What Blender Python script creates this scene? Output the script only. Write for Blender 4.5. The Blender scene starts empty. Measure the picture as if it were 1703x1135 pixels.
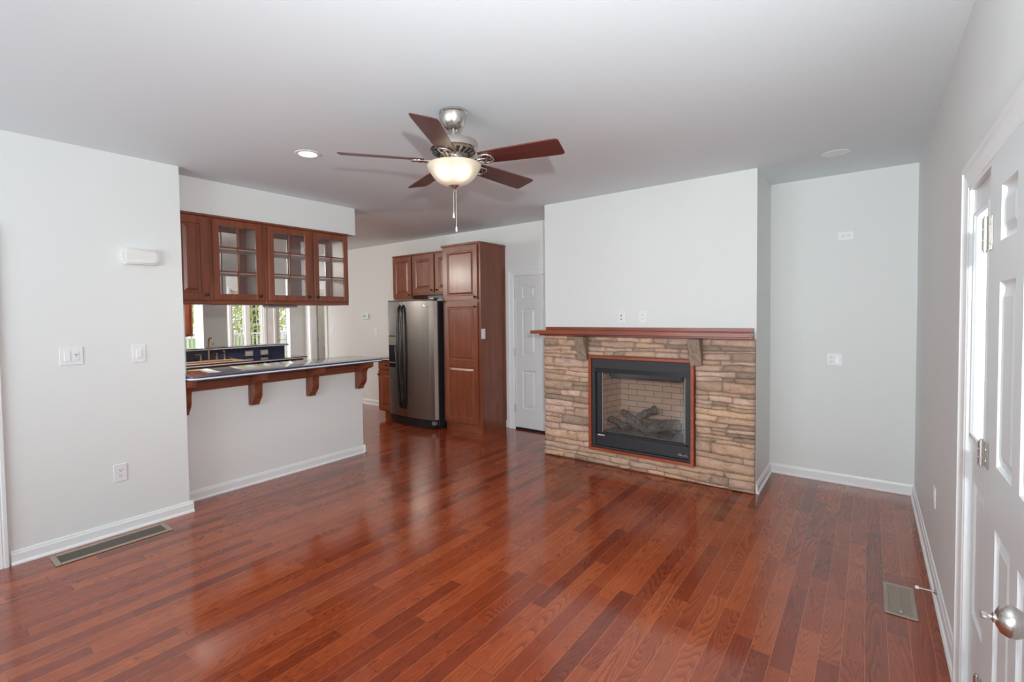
import bpy, bmesh, math, random
from mathutils import Vector, Matrix
S = bpy.context.scene
C = S.collection
R = math.radians
PI = math.pi

# ------------------------------------------------------------------ camera
YAW, PITCH, ROLL, FPX, CAMZ = 0.670251848, -0.0320236757, -0.0130309606, 799.341674, 1.55301222
PPX, PPY, IW, IH = 811.543253, 548.297548, 1703.0, 1135.0
cam_data = bpy.data.cameras.new('camera')
cam = bpy.data.objects.new('camera', cam_data); C.objects.link(cam)
fw = Vector((-math.sin(YAW)*math.cos(PITCH), math.cos(YAW)*math.cos(PITCH), math.sin(PITCH)))
rt = Vector((math.cos(YAW), math.sin(YAW), 0)); up = rt.cross(fw)
r2 = math.cos(ROLL)*rt+math.sin(ROLL)*up; u2 = -math.sin(ROLL)*rt+math.cos(ROLL)*up
m3 = Matrix((r2, u2, -fw)).transposed()
cam.matrix_world = Matrix.Translation((0, 0, CAMZ)) @ m3.to_4x4()
cam_data.sensor_fit = 'HORIZONTAL'; cam_data.sensor_width = 36
cam_data.lens = FPX/IW*36
cam_data.shift_x = (IW/2-PPX)/IW; cam_data.shift_y = -(IH/2-PPY)/IW
cam_data.clip_start = 0.02; cam_data.clip_end = 200
S.camera = cam

# ------------------------------------------------------------------ render look, world, lights
S.view_settings.view_transform = 'Standard'; S.view_settings.look = 'None'
S.view_settings.gamma = 1; S.view_settings.use_curve_mapping = False
S.view_settings.exposure = 0.0
S.render.engine = 'CYCLES'
S.cycles.use_denoising = True
S.cycles.max_bounces = 8; S.cycles.diffuse_bounces = 5; S.cycles.glossy_bounces = 4
S.cycles.transmission_bounces = 8; S.cycles.transparent_max_bounces = 12
S.cycles.sample_clamp_indirect = 4.0; S.cycles.caustics_reflective = False; S.cycles.caustics_refractive = False
W = bpy.data.worlds.new('sky'); S.world = W; W.use_nodes = True
bg = W.node_tree.nodes['Background']; bg.inputs[0].default_value = (0.90, 0.95, 1.0, 1); bg.inputs[1].default_value = 2.0

def lamp(name, kind, loc, power, color=(1, 1, 1), target=None, **kw):
    d = bpy.data.lights.new(name, kind); d.energy = power; d.color = color
    for k, v in kw.items(): setattr(d, k, v)
    o = bpy.data.objects.new(name, d); C.objects.link(o); o.location = loc
    if target is not None:
        o.rotation_euler = (Vector(target)-Vector(loc)).to_track_quat('-Z', 'Y').to_euler()
    return o
REAR_Y = -3.2
REAR_WINDOWS = [(-3.55, -2.25), (-1.95, -0.65)]          # x ranges of the windows behind the camera
for a, b in REAR_WINDOWS:
    lamp('daylight_rear', 'AREA', ((a+b)/2, REAR_Y+0.06, 1.45), 82, (0.80, 0.93, 1.0), ((a+b)/2, REAR_Y+2.06, 3.45), shape='RECTANGLE', size=b-a, size_y=1.6)
lamp('camera_flash', 'SPOT', (0.20, -0.03, 1.80), 318, (0.94, 0.99, 1.0), (-2.5, 4.2, 2.9), spot_size=R(132), spot_blend=1.0, shadow_soft_size=0.03)
lamp('sunroom_fill', 'AREA', (-10.7, 1.30, 1.5), 240, (0.97, 1.0, 0.97), (-10.7, 6, 2.4), shape='RECTANGLE', size=2.6, size_y=1.8)  # unseen fill added at the windowless end wall of the sunroom
lamp('daylight_entry', 'AREA', (0.43, 2.44, 1.49), 3, (0.92, 0.97, 1.0), (-1, 2.44, 1.49), shape='RECTANGLE', size=0.22, size_y=0.8)

lamp('closet_fill', 'POINT', (-8.2, 6.2, 2.3), 7, (1.0, 0.95, 0.88), None, shadow_soft_size=0.08)  # unseen lamp added in the closet to brighten the open grey door

# ------------------------------------------------------------------ mesh helpers
class MB:
    def __init__(self): self.bm = bmesh.new(); self.tint = None
    def box(self, x0, x1, y0, y1, z0, z1, bev=0.0, seg=1):
        bm = self.bm
        vs = [bm.verts.new((x, y, z)) for x in (x0, x1) for y in (y0, y1) for z in (z0, z1)]
        q = [(0, 1, 3, 2), (4, 6, 7, 5), (0, 4, 5, 1), (2, 3, 7, 6), (0, 2, 6, 4), (1, 5, 7, 3)]
        fs = [bm.faces.new([vs[i] for i in f]) for f in q]
        if bev > 0:
            es = list({e for f in fs for e in f.edges})
            bmesh.ops.bevel(bm, geom=es, offset=bev, offset_type='OFFSET', segments=seg, profile=0.5, affect='EDGES', clamp_overlap=True)
        return self
    def mbox(self, M, u0, u1, v0, v1, w0, w1, bev=0.0, seg=1):
        a, b = M(u0, v0, w0), M(u1, v1, w1)
        return self.box(min(a[0], b[0]), max(a[0], b[0]), min(a[1], b[1]), max(a[1], b[1]), min(a[2], b[2]), max(a[2], b[2]), bev, seg)
    def loft(self, rings, closed=True, caps=True):
        bm = self.bm
        vr = [[bm.verts.new(p) for p in r] for r in rings]
        n = len(vr[0])
        for a, b in zip(vr, vr[1:]):
            for i in range(n if closed else n-1):
                j = (i+1) % n
                bm.faces.new((a[i], a[j], b[j], b[i]))
        if caps:
            bm.faces.new(vr[0][::-1]); bm.faces.new(vr[-1])
        return self
    def cyl(self, p0, p1, r0, r1=None, n=20, caps=True):
        p0, p1 = Vector(p0), Vector(p1); r1 = r0 if r1 is None else r1
        d = (p1-p0).normalized(); a = d.orthogonal().normalized(); b = d.cross(a)
        rg = [[p+(a*math.cos(t)+b*math.sin(t))*r for t in [2*PI*i/n for i in range(n)]] for p, r in ((p0, r0), (p1, r1))]
        return self.loft(rg, True, caps)
    def tube(self, pts, r, n=10, flat=1.0, upv=None):
        pts = [Vector(p) for p in pts]; rr = r if isinstance(r, (list, tuple)) else [r]*len(pts)
        rings = []; a = None
        for i, p in enumerate(pts):
            d = (pts[min(i+1, len(pts)-1)]-pts[max(i-1, 0)]).normalized()
            if upv is not None: a = (Vector(upv)-d*d.dot(Vector(upv))).normalized()
            elif a is None: a = d.orthogonal().normalized()
            else: a = (a-d*a.dot(d)).normalized()
            b = d.cross(a)
            rings.append([p+a*(math.cos(t)*rr[i]*flat)+b*(math.sin(t)*rr[i]) for t in [2*PI*k/n for k in range(n)]])
        return self.loft(rings)
    def lathe(self, prof, c=(0, 0, 0), n=40, axis=None):
        c = Vector(c)
        ax = Vector(axis).normalized() if axis is not None else Vector((0, 0, 1))
        a = ax.orthogonal().normalized(); b = ax.cross(a)
        rings = [[c+ax*z+(a*math.cos(t)+b*math.sin(t))*max(r, 1e-4) for t in [2*PI*i/n for i in range(n)]] for r, z in prof]
        return self.loft(rings, True, True)
    def prism(self, poly, M, w0, w1, bev=0.0, seg=2):
        bm = self.bm
        a = [bm.verts.new(M(u, v, w0)) for u, v in poly]; b = [bm.verts.new(M(u, v, w1)) for u, v in poly]
        n = len(poly); fs = [bm.faces.new(a[::-1]), bm.faces.new(b)]
        for i in range(n): fs.append(bm.faces.new((a[i], a[(i+1) % n], b[(i+1) % n], b[i])))
        if bev > 0:
            es = list(set(fs[0].edges) | set(fs[1].edges))
            bmesh.ops.bevel(bm, geom=es, offset=bev, segments=seg, profile=0.5, affect='EDGES', clamp_overlap=True)
        return self
    def panel(self, M, rect, panels, t, rings):
        """slab rect (u0,u1,v0,v1), thickness t, with moulded rectangular panels on the +w face"""
        bm = self.bm
        us = sorted({round(x, 5) for x in [rect[0], rect[1]]+[p for q in panels for p in q[:2]]})
        vs = sorted({round(x, 5) for x in [rect[2], rect[3]]+[p for q in panels for p in q[2:]]})
        V = {}
        def vt(u, v, w):
            k = (round(u, 5), round(v, 5), round(w, 5))
            if k not in V: V[k] = bm.verts.new(M(*k))
            return V[k]
        def quad(*ks):
            try: bm.faces.new([vt(*k) for k in ks])
            except ValueError: pass
        inside = lambda u, v: any(p[0]-1e-6 < u < p[1]+1e-6 and p[2]-1e-6 < v < p[3]+1e-6 for p in panels)
        for i in range(len(us)-1):
            for j in range(len(vs)-1):
                if not inside((us[i]+us[i+1])/2, (vs[j]+vs[j+1])/2):
                    quad((us[i], vs[j], t), (us[i+1], vs[j], t), (us[i+1], vs[j+1], t), (us[i], vs[j+1], t))
        for p in panels:
            pu = [x for x in us if p[0]-1e-6 <= x <= p[1]+1e-6]; pv = [x for x in vs if p[2]-1e-6 <= x <= p[3]+1e-6]
            prev = None
            for ins, w in [(0, t)]+list(rings):
                r = [(p[0]+ins, p[2]+ins, w), (p[1]-ins, p[2]+ins, w), (p[1]-ins, p[3]-ins, w), (p[0]+ins, p[3]-ins, w)]
                if prev:
                    for k in range(4): quad(prev[k], prev[(k+1) % 4], r[(k+1) % 4], r[k])
                prev = r
            quad(*prev)
        u0, u1, v0, v1 = rect
        for i in range(len(us)-1):
            quad((us[i], v0, 0), (us[i+1], v0, 0), (us[i+1], v0, t), (us[i], v0, t))
            quad((us[i], v1, 0), (us[i+1], v1, 0), (us[i+1], v1, t), (us[i], v1, t))
        for j in range(len(vs)-1):
            quad((u0, vs[j], 0), (u0, vs[j+1], 0), (u0, vs[j+1], t), (u0, vs[j], t))
            quad((u1, vs[j], 0), (u1, vs[j+1], 0), (u1, vs[j+1], t), (u1, vs[j], t))
        bm.faces.new([vt(u, v0, 0) for u in us]+[vt(u1, v, 0) for v in vs[1:]]+[vt(u, v1, 0) for u in us[::-1][1:]]+[vt(u0, v, 0) for v in vs[::-1][1:-1]])
        return self
    def casing(self, M, u0, u1, v1, prof, sides='LHR', v0=0.0):
        """moulding round a door opening; prof = [(distance outward, thickness)]"""
        bm = self.bm
        def path(d):
            p = []
            if 'L' in sides: p += [(u0-d, v0)]
            p += [(u0-d, v1+d), (u1+d, v1+d)]
            if 'R' in sides: p += [(u1+d, v0)]
            return p
        pr = [(prof[0][0], 0.0)]+list(prof)+[(prof[-1][0], 0.0)]
        rows = [[bm.verts.new(M(u, v, w)) for u, v in path(d)] for d, w in pr]
        for a, b in zip(rows, rows[1:]):
            for i in range(len(a)-1): bm.faces.new((a[i], a[i+1], b[i+1], b[i]))
        return self
    def build(self, name, mat, parent=None, smooth=None, base=None, local=False):
        bm = self.bm
        bmesh.ops.recalc_face_normals(bm, faces=bm.faces)
        off = Vector((0, 0, 0))
        p = parent
        while p is not None:
            off += Vector(p.location); p = p.parent
        if parent is None and base is None and bm.verts:       # origin at the bottom centre
            xs = [v.co.x for v in bm.verts]; ys = [v.co.y for v in bm.verts]; zs = [v.co.z for v in bm.verts]
            base = ((min(xs)+max(xs))/2, (min(ys)+max(ys))/2, min(zs))
        if parent is None: off = Vector(base)
        if local: off = Vector((0, 0, 0))
        bmesh.ops.translate(bm, verts=bm.verts, vec=-off)
        if smooth is not None:
            for f in bm.faces: f.smooth = True
            for e in bm.edges:
                if len(e.link_faces) == 2 and e.calc_face_angle(0) > R(smooth): e.smooth = False
        me = bpy.data.meshes.new(name); bm.to_mesh(me); bm.free()
        o = bpy.data.objects.new(name, me); C.objects.link(o)
        if mat: me.materials.append(mat)
        if parent is None: o.location = off
        else: o.parent = parent
        return o

def thing(name, loc, label, cat, group=None):
    o = bpy.data.objects.new(name, None); C.objects.link(o); o.location = loc; o.empty_display_size = 0.1
    o['label'] = label; o['category'] = cat
    if group: o['group'] = group
    return o
def tag(o, label, cat, group=None):
    o['label'] = label; o['category'] = cat
    if group: o['group'] = group
    return o
def struct(o):
    o['kind'] = 'structure'; return o

# wall frames: (u to the right as seen from the room, v up, w out of the wall)
def faceX(x0, yo=0.0): return lambda u, v, w: (x0+w, yo+u, v)          # wall facing +X, u = +Y
def faceNX(x0): return lambda u, v, w: (x0-w, u, v)                    # wall facing -X, u is world Y
def faceNY(y0): return lambda u, v, w: (u, y0-w, v)                    # wall facing -Y, u = +X
def flat(z0): return lambda u, v, w: (u, v, z0+w)

# ------------------------------------------------------------------ materials
def lin(r, g, b):
    f = lambda c: (c/255)/12.92 if c/255 <= 0.04045 else ((c/255+0.055)/1.055)**2.4
    return (f(r), f(g), f(b), 1)
class NT:
    def __init__(self, name):
        self.m = bpy.data.materials.new(name); self.m.use_nodes = True; self.t = self.m.node_tree
        self.b = self.t.nodes['Principled BSDF']; self.out = self.t.nodes['Material Output']
    def n(self, typ, **kw):
        x = self.t.nodes.new('ShaderNode'+typ)
        ins = kw.pop('ins', {})
        for k, v in kw.items(): setattr(x, k, v)
        for k, v in ins.items():
            s = x.inputs[k]
            if hasattr(v, 'is_linked') or hasattr(v, 'links'): self.t.links.new(v, s)
            else: s.default_value = v
        return x
    def math(self, op, a, b=None, c=None):
        x = self.n('Math', operation=op)
        for i, v in enumerate((a, b, c)):
            if v is None: continue
            if hasattr(v, 'links'): self.t.links.new(v, x.inputs[i])
            else: x.inputs[i].default_value = v
        return x.outputs[0]
    def mix(self, f, a, b, blend='MIX'):
        x = self.n('Mix', data_type='RGBA', blend_type=blend)
        for i, v in ((0, f), (6, a), (7, b)):
            if hasattr(v, 'links'): self.t.links.new(v, x.inputs[i])
            else: x.inputs[i].default_value = v
        return x.outputs[2]
    def ramp(self, f, stops):
        x = self.n('ValToRGB'); self.t.links.new(f, x.inputs[0]); e = x.color_ramp.elements
        while len(e) < len(stops): e.new(0.5)
        for s, (p, c) in zip(e, stops): s.position = p; s.color = c
        return x.outputs[0]
    def coord(self, scale=(1, 1, 1), kind='Object'):
        tc = self.n('TexCoord'); mp = self.n('Mapping', ins={'Vector': tc.outputs[kind], 'Scale': scale}); return mp.outputs[0]
    def noise(self, v, scale, detail=4, rough=0.5, dist=0.0):
        return self.n('TexNoise', ins={'Vector': v, 'Scale': scale, 'Detail': detail, 'Roughness': rough, 'Distortion': dist}).outputs[0]
    def bump(self, h, strength, dist=0.01):
        x = self.n('Bump', ins={'Height': h, 'Strength': strength, 'Distance': dist}); self.t.links.new(x.outputs[0], self.b.inputs['Normal'])
    def set(self, **kw):
        for k, v in kw.items():
            s = self.b.inputs[k.replace('_', ' ')]
            if hasattr(v, 'links'): self.t.links.new(v, s)
            else: s.default_value = v
        return self.m
def plain(name, col, rough=0.5, metal=0.0, spec=0.5, **kw):
    t = NT(name); return t.set(Base_Color=col, Roughness=rough, Metallic=metal, Specular_IOR_Level=spec, **kw)
def paint(name, col, rough=0.6, bump=0.04):
    t = NT(name); h = t.noise(t.coord(), 180, 3); t.bump(h, bump, 0.002)
    return t.set(Base_Color=col, Roughness=rough, Specular_IOR_Level=0.3)
M_WALL = paint('wall_paint', (0.79, 0.80, 0.785, 1))
M_CEIL = paint('ceiling_paint', (0.76, 0.815, 0.84, 1), 0.8)
M_TRIM = plain('trim_gloss_paint', (0.84, 0.845, 0.845, 1), 0.3)
M_DOORP = plain('door_gloss_paint', (0.74, 0.755, 0.76, 1), 0.35)
M_GDOOR = plain('grey_door_paint', lin(196, 188, 180), 0.4)
M_PLATE = plain('white_plastic', (0.83, 0.83, 0.84, 1), 0.3)
M_ALMOND = plain('almond_plastic', lin(206, 190, 178), 0.35)
M_CHIME = plain('ivory_plastic', (0.80, 0.79, 0.76, 1), 0.4)
M_SLOT = plain('outlet_slot', (0.10, 0.09, 0.085, 1), 0.6)
M_BLACK = plain('black_metal', (0.020, 0.020, 0.023, 1), 0.42)
M_BLACKF = plain('fireplace_black', (0.028, 0.028, 0.031, 1), 0.55)
M_BLKPL = plain('black_plastic', (0.010, 0.010, 0.012, 1), 0.25)
M_NICKEL = plain('brushed_nickel', (0.62, 0.59, 0.55, 1), 0.27, 1.0)
M_SATIN = plain('satin_steel', (0.55, 0.52, 0.48, 1), 0.35, 1.0)
M_BRASS = plain('antique_brass', (0.42, 0.29, 0.16, 1), 0.33, 1.0)
M_GOLD = plain('gold_brass', (0.75, 0.50, 0.18, 1), 0.3, 1.0)
M_KNOB = plain('dark_bronze', (0.045, 0.036, 0.030, 1), 0.4, 0.7)
M_VENT = plain('tan_register_metal', lin(160, 148, 134), 0.45, 0.1)
M_VENTD = plain('brown_register_louver', lin(104, 94, 82), 0.5, 0.2)
M_DARK = plain('duct_shadow', (0.012, 0.011, 0.010, 1), 0.9)
M_SINK = plain('sink_composite', lin(214, 182, 150), 0.35)
M_GRAYM = plain('gray_metal', (0.32, 0.31, 0.32, 1), 0.35, 0.6)
M_GREEN = plain('green_display', lin(110, 190, 110), 0.3)
M_RAIL = plain('white_vinyl', (0.8, 0.8, 0.8, 1), 0.4)
M_BULB = NT('bulb_glow').set(Base_Color=(1, 1, 1, 1), Emission_Color=(1.0, 0.90, 0.74, 1), Emission_Strength=1.4)
M_OFFLAMP = plain('unlit_lamp_glass', (0.72, 0.74, 0.80, 1), 0.25)
M_TUBE = plain('frosted_tube', (0.7, 0.7, 0.72, 1), 0.3)
M_BARK = plain('bark', (0.08, 0.06, 0.045, 1), 0.9)
M_GRASS = plain('grass_green', (0.16, 0.26, 0.06, 1), 0.9)

def glass(name, tint=(1, 1, 1, 1), rough=0.0, ior=0.04):
    t = NT(name)
    tr = t.n('BsdfTransparent', ins={'Color': tint}); gl = t.n('BsdfGlossy', ins={'Roughness': rough})
    fa = t.n('LayerWeight', ins={'Blend': 0.5}).outputs['Facing']; fr = t.math('ADD', ior, t.math('MULTIPLY', 1.0-ior, t.math('POWER', fa, 5.0))); mx = t.n('MixShader', ins={0: fr, 1: tr.outputs[0], 2: gl.outputs[0]})
    t.t.links.new(mx.outputs[0], t.out.inputs[0]); return t.m
M_GLASS = glass('clear_glass')
M_CABGLASS = glass('cabinet_glass', (0.98, 0.985, 0.985, 1), ior=0.07)
M_FPGLASS = glass('fireplace_glass', (0.93, 0.92, 0.91, 1), 0.12, 0.06)

def wood(name, dark, light, axis, rough=0.33, streak=26, coat=0.25, fig=1.0):
    t = NT(name)
    sc = [streak]*3; sc['XYZ'.index(axis)] = 1.6
    v = t.coord(sc)
    a = t.noise(v, 1.0, 6, 0.6, 0.4)
    v2 = t.coord([s*7 if s > 2 else 5 for s in sc]); b = t.noise(v2, 1.0, 3, 0.6)
    big = t.noise(t.coord((3, 3, 3)), 1.0, 2)
    f = t.math('ADD', t.math('MULTIPLY', a, 0.55), t.math('ADD', t.math('MULTIPLY', b, 0.25), t.math('MULTIPLY', big, 0.2)))
    col = t.ramp(f, [(0.36, dark), (0.62, light)])
    t.bump(b, 0.05, 0.001)
    return t.set(Base_Color=col, Roughness=rough, Coat_Weight=coat, Coat_Roughness=0.2)
CH_D, CH_L = lin(104, 51, 31), lin(138, 73, 45)
M_CHERRY = wood('cherry_vertical', CH_D, CH_L, 'Z')
M_CHERRYX = wood('cherry_grain_x', CH_D, CH_L, 'X')
M_CHERRYY = wood('cherry_grain_y', CH_D, CH_L, 'Y')
M_MANTEL = wood('mantel_wood', lin(112, 44, 24), lin(160, 76, 46), 'X', 0.35)
M_FRAMEW = wood('red_frame_wood', lin(126, 50, 26), lin(168, 78, 46), 'X', 0.35)
M_BLADE = wood('blade_mahogany', lin(58, 26, 24), lin(98, 48, 42), 'X', 0.38, 40, 0.2)
M_CABIN = plain('cabinet_interior', lin(196, 180, 170), 0.4)

def m_floor():
    t = NT('hardwood_planks')
    tc = t.n('TexCoord'); sp = t.n('SeparateXYZ', ins={0: tc.outputs['Object']})
    x, y = sp.outputs[0], sp.outputs[1]
    PW = 0.0826
    xs = t.math('DIVIDE', x, PW); row = t.math('FLOOR', xs); fx = t.math('FRACT', xs)
    wr = t.n('TexWhiteNoise', noise_dimensions='1D', ins={'W': row})
    rr = wr.outputs[0]
    L = t.math('ADD', 0.55, t.math('MULTIPLY', rr, 0.75))
    ys = t.math('ADD', t.math('DIVIDE', y, L), t.math('MULTIPLY', rr, 37.3)); idx = t.math('FLOOR', ys); fy = t.math('FRACT', ys)
    cv = t.n('CombineXYZ', ins={0: row, 1: idx, 2: 3.0})
    wn = t.n('TexWhiteNoise', noise_dimensions='3D', ins={'Vector': cv.outputs[0]}); rnd = wn.outputs[0]
    # grain coordinates, shifted per plank
    gx = t.math('ADD', x, t.math('MULTIPLY', rnd, 11.0)); gy = t.math('ADD', y, t.math('MULTIPLY', rnd, 23.0))
    g1 = t.n('CombineXYZ', ins={0: t.math('MULTIPLY', gx, 9.0), 1: t.math('MULTIPLY', gy, 0.75), 2: 0.0}).outputs[0]
    g2 = t.n('CombineXYZ', ins={0: t.math('MULTIPLY', gx, 330.0), 1: t.math('MULTIPLY', gy, 26.0), 2: 0.0}).outputs[0]
    ring = t.noise(g1, 1.0, 1.5, 0.4, 0.35)
    fine = t.noise(g2, 1.0, 3, 0.65)
    rings = t.math('FRACT', t.math('ADD', t.math('MULTIPLY', ring, 34.0), t.math('MULTIPLY', fine, 0.55)))
    mot = t.noise(tc.outputs['Object'], 5.0, 3)
    rare = t.math('SMOOTH_MIN', 1.0, t.math('MULTIPLY', t.noise(g1, 0.6, 2, 0.5), 1.7), 0.1)
    cg = t.math('MULTIPLY', t.math('MULTIPLY', t.math('POWER', rings, 1.8), rare), t.math('ADD', 0.10, t.math('MULTIPLY', fine, 1.5)))
    val = t.math('ADD', t.math('MULTIPLY', t.math('POWER', rnd, 0.6), 0.42), t.math('ADD', t.math('MULTIPLY', fine, 0.46), t.math('MULTIPLY', mot, 0.20)))
    col = t.ramp(val, [(0.24, lin(92, 37, 21)), (0.46, lin(142, 58, 29)), (0.62, lin(160, 70, 34)), (0.84, lin(188, 94, 50))])
    dark = t.mix(0.74, col, lin(66, 24, 15))
    col = t.mix(t.math('MINIMUM', cg, 1.0), col, dark)
    # joints; pale long ones have the bevel highlight put into their colour
    ex = t.math('MINIMUM', fx, t.math('SUBTRACT', 1.0, fx)); jx = t.math('LESS_THAN', ex, 0.011)
    ey = t.math('MULTIPLY', t.math('MINIMUM', fy, t.math('SUBTRACT', 1.0, fy)), L); jy = t.math('LESS_THAN', ey, 0.0011)
    col = t.mix(t.math('MULTIPLY', jy, 0.6), col, lin(70, 30, 20))
    col = t.mix(t.math('MULTIPLY', jx, 0.75), col, lin(200, 124, 84))
    h = t.math('SUBTRACT', t.math('MULTIPLY', mot, 0.3), t.math('MAXIMUM', jx, jy))
    t.bump(h, 0.06, 0.002)
    rg = t.math('ADD', 0.13, t.math('MULTIPLY', t.noise(tc.outputs['Object'], 2.3, 4), 0.09))
    return t.set(Base_Color=col, Roughness=rg, Specular_IOR_Level=0.55, Coat_Weight=0.35, Coat_Roughness=0.09)
M_FLOOR = m_floor()

def m_granite():
    t = NT('blue_granite'); v = t.coord()
    a = t.noise(v, 260, 3, 0.7); b = t.n('TexVoronoi', ins={'Vector': v, 'Scale': 170}).outputs[0]
    f = t.math('ADD', t.math('MULTIPLY', a, 0.7), t.math('MULTIPLY', b, 0.35))
    return t.set(Base_Color=t.ramp(f, [(0.35, lin(30, 33, 50)), (0.58, lin(58, 64, 92)), (0.80, lin(128, 132, 152))]), Roughness=0.12, Specular_IOR_Level=0.6, Coat_Weight=0.5, Coat_Roughness=0.05)
M_GRANITE = m_granite()
M_BAND = plain('pale_edge_band', (0.78, 0.78, 0.80, 1), 0.2)
def m_steel():
    t = NT('brushed_stainless'); v = t.coord((420, 420, 3))
    a = t.noise(v, 1.0, 3)
    t.bump(a, 0.03, 0.001)
    return t.set(Base_Color=t.ramp(a, [(0.3, (0.25, 0.24, 0.23, 1)), (0.7, (0.30, 0.285, 0.27, 1))]), Metallic=1.0, Roughness=0.36)
M_STEEL = m_steel()
M_EDGE = plain('bright_steel_edge', (0.85, 0.83, 0.80, 1), 0.3, 0.6)
def m_stone():
    t = NT('ledge_stone'); at = t.n('VertexColor', layer_name='tint').outputs[0]
    v = t.coord((1, 1, 1)); a = t.noise(t.coord((9, 9, 16)), 1.0, 6, 0.65, 0.5); b = t.noise(t.coord((45, 45, 120)), 1.0, 6, 0.7)
    f = t.math('ADD', t.math('MULTIPLY', a, 0.6), t.math('MULTIPLY', b, 0.4))
    g = t.ramp(f, [(0.32, (0.50, 0.47, 0.45, 1)), (0.48, (0.92, 0.90, 0.86, 1)), (0.66, (1.22, 1.20, 1.17, 1))])
    col = t.mix(1.0, at, g, 'MULTIPLY')
    t.bump(t.math('ADD', b, a), 0.8, 0.008)
    return t.set(Base_Color=col, Roughness=0.85, Specular_IOR_Level=0.25)
M_STONE = m_stone()
M_MORTAR = paint('mortar', lin(140, 130, 118), 0.95, 0.3)
def m_brick():
    t = NT('refractory_brick'); tc = t.n('TexCoord'); sp = t.n('SeparateXYZ', ins={0: tc.outputs['Object']})
    u = t.math('ADD', sp.outputs[0], t.math('MULTIPLY', sp.outputs[1], 1.0))
    cv = t.n('CombineXYZ', ins={0: u, 1: sp.outputs[2], 2: 0.0})
    br = t.n('TexBrick', ins={'Vector': cv.outputs[0], 'Scale': 1.0, 'Mortar Size': 0.0035, 'Mortar Smooth': 0.2, 'Brick Width': 0.18, 'Row Height': 0.061,
                             'Color1': lin(214, 182, 160), 'Color2': lin(204, 172, 150), 'Mortar': lin(126, 118, 112)})
    t.bump(br.outputs[1], -0.4, 0.004)
    return t.set(Base_Color=br.outputs[0], Roughness=0.9)
M_BRICK = m_brick()
def m_log():
    t = NT('charred_log'); a = t.noise(t.coord((60, 60, 60)), 1.0, 6, 0.7); b = t.noise(t.coord((9, 9, 9)), 1.0, 3)
    f = t.math('ADD', t.math('MULTIPLY', a, 0.75), t.math('MULTIPLY', b, 0.25))
    t.bump(a, 0.9, 0.01)
    return t.set(Base_Color=t.ramp(f, [(0.34, (0.03, 0.027, 0.026, 1)), (0.52, (0.14, 0.125, 0.11, 1)), (0.70, (0.50, 0.45, 0.40, 1))]), Roughness=0.95)
M_LOG = m_log()
M_BED = paint('ember_bed', (0.20, 0.19, 0.17, 1), 0.95, 0.5)
def m_corbel():
    t = NT('weathered_corbel_stone'); b = t.noise(t.coord((60, 60, 7)), 1.0, 5, 0.6, 0.6)
    t.bump(b, 0.5, 0.006)
    return t.set(Base_Color=t.ramp(b, [(0.3, lin(116, 98, 84)), (0.7, lin(176, 154, 134))]), Roughness=0.85)
M_CORBEL = m_corbel()
FANC = Vector((-1.921, 2.123, 0))
BULBS = []
_r = Vector((math.cos(YAW), math.sin(YAW), 0)); _f = Vector((math.sin(YAW), -math.cos(YAW), 0))
BULBS = [FANC+_r*-0.044+_f*0.085+Vector((0, 0, 2.378)), FANC+_r*0.046+_f*0.083+Vector((0, 0, 2.374)), FANC-_f*0.075+Vector((0, 0, 2.392))]
def m_bowl():
    t = NT('frosted_light_bowl')
    ge = t.n('NewGeometry'); tot = None
    for p in BULBS:
        d = t.n('VectorMath', operation='DISTANCE'); t.t.links.new(ge.outputs['Position'], d.inputs[0]); d.inputs[1].default_value = p
        g = t.math('POWER', t.math('DIVIDE', 0.052, d.outputs['Value']), 4.5)
        tot = g if tot is None else t.math('ADD', tot, g)
    e = t.math('ADD', 0.13, t.math('MULTIPLY', tot, 0.70))
    return t.set(Base_Color=(0.50, 0.42, 0.345, 1), Roughness=0.35, Emission_Color=(1.0, 0.80, 0.56, 1), Emission_Strength=e)
M_BOWL = m_bowl()
def m_leaf():
    t = NT('leaves'); at = t.n('ObjectInfo').outputs['Random']
    n1 = t.noise(t.coord((1.3, 1.3, 1.3)), 1.0, 3); ge = t.n('NewGeometry')
    f = t.math('ADD', t.math('MULTIPLY', n1, 0.6), t.math('MULTIPLY', ge.outputs['Random Per Island'], 0.45))
    col = t.ramp(f, [(0.22, lin(158, 176, 96)), (0.5, lin(208, 216, 130)), (0.8, lin(244, 242, 176))])
    t.set(Base_Color=col, Roughness=0.7)
    tl = t.n('BsdfTranslucent', ins={'Color': col}); mx = t.n('MixShader', ins={0: 0.45, 1: t.b.outputs[0], 2: tl.outputs[0]})
    t.t.links.new(mx.outputs[0], t.out.inputs[0]); return t.m
M_LEAF = m_leaf()

# ------------------------------------------------------------------ room shell
CH = 2.74
XL, YL = -4.247, 1.485            # left wall face and its end
XB = -4.480                       # breakfast bar wall face
YF, FX0, FX1 = 4.566, -2.805, -0.738
YN, XR = 5.277, 0.309
XK, XS = -8.90, -12.50            # kitchen end wall, sunroom window wall
SINKX = -7.75
struct(MB().box(-12.7, 0.6, -3.5, 9.2, -0.12, 0).build('floor', M_FLOOR, base=(0, 0, 0)))
struct(MB().box(-12.7, 0.6, -3.5, 9.2, CH, CH+0.12).build('ceiling', M_CEIL))
w = MB().box(XL-0.36, XL, 0.36, YL, 0, CH).box(XL-0.36, XL, -0.56, 0.36, 2.07, CH).box(XL-0.36, XL, REAR_Y, -0.56, 0, CH)
struct(w.build('wall_left', M_WALL))
struct(MB().box(-4.60, XB, YL, 3.35, 0, 1.044).build('wall_bar', M_WALL))
struct(MB().box(-4.86, XB-0.004, YL, 3.303, 2.445, CH).build('wall_soffit', M_WALL))
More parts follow.
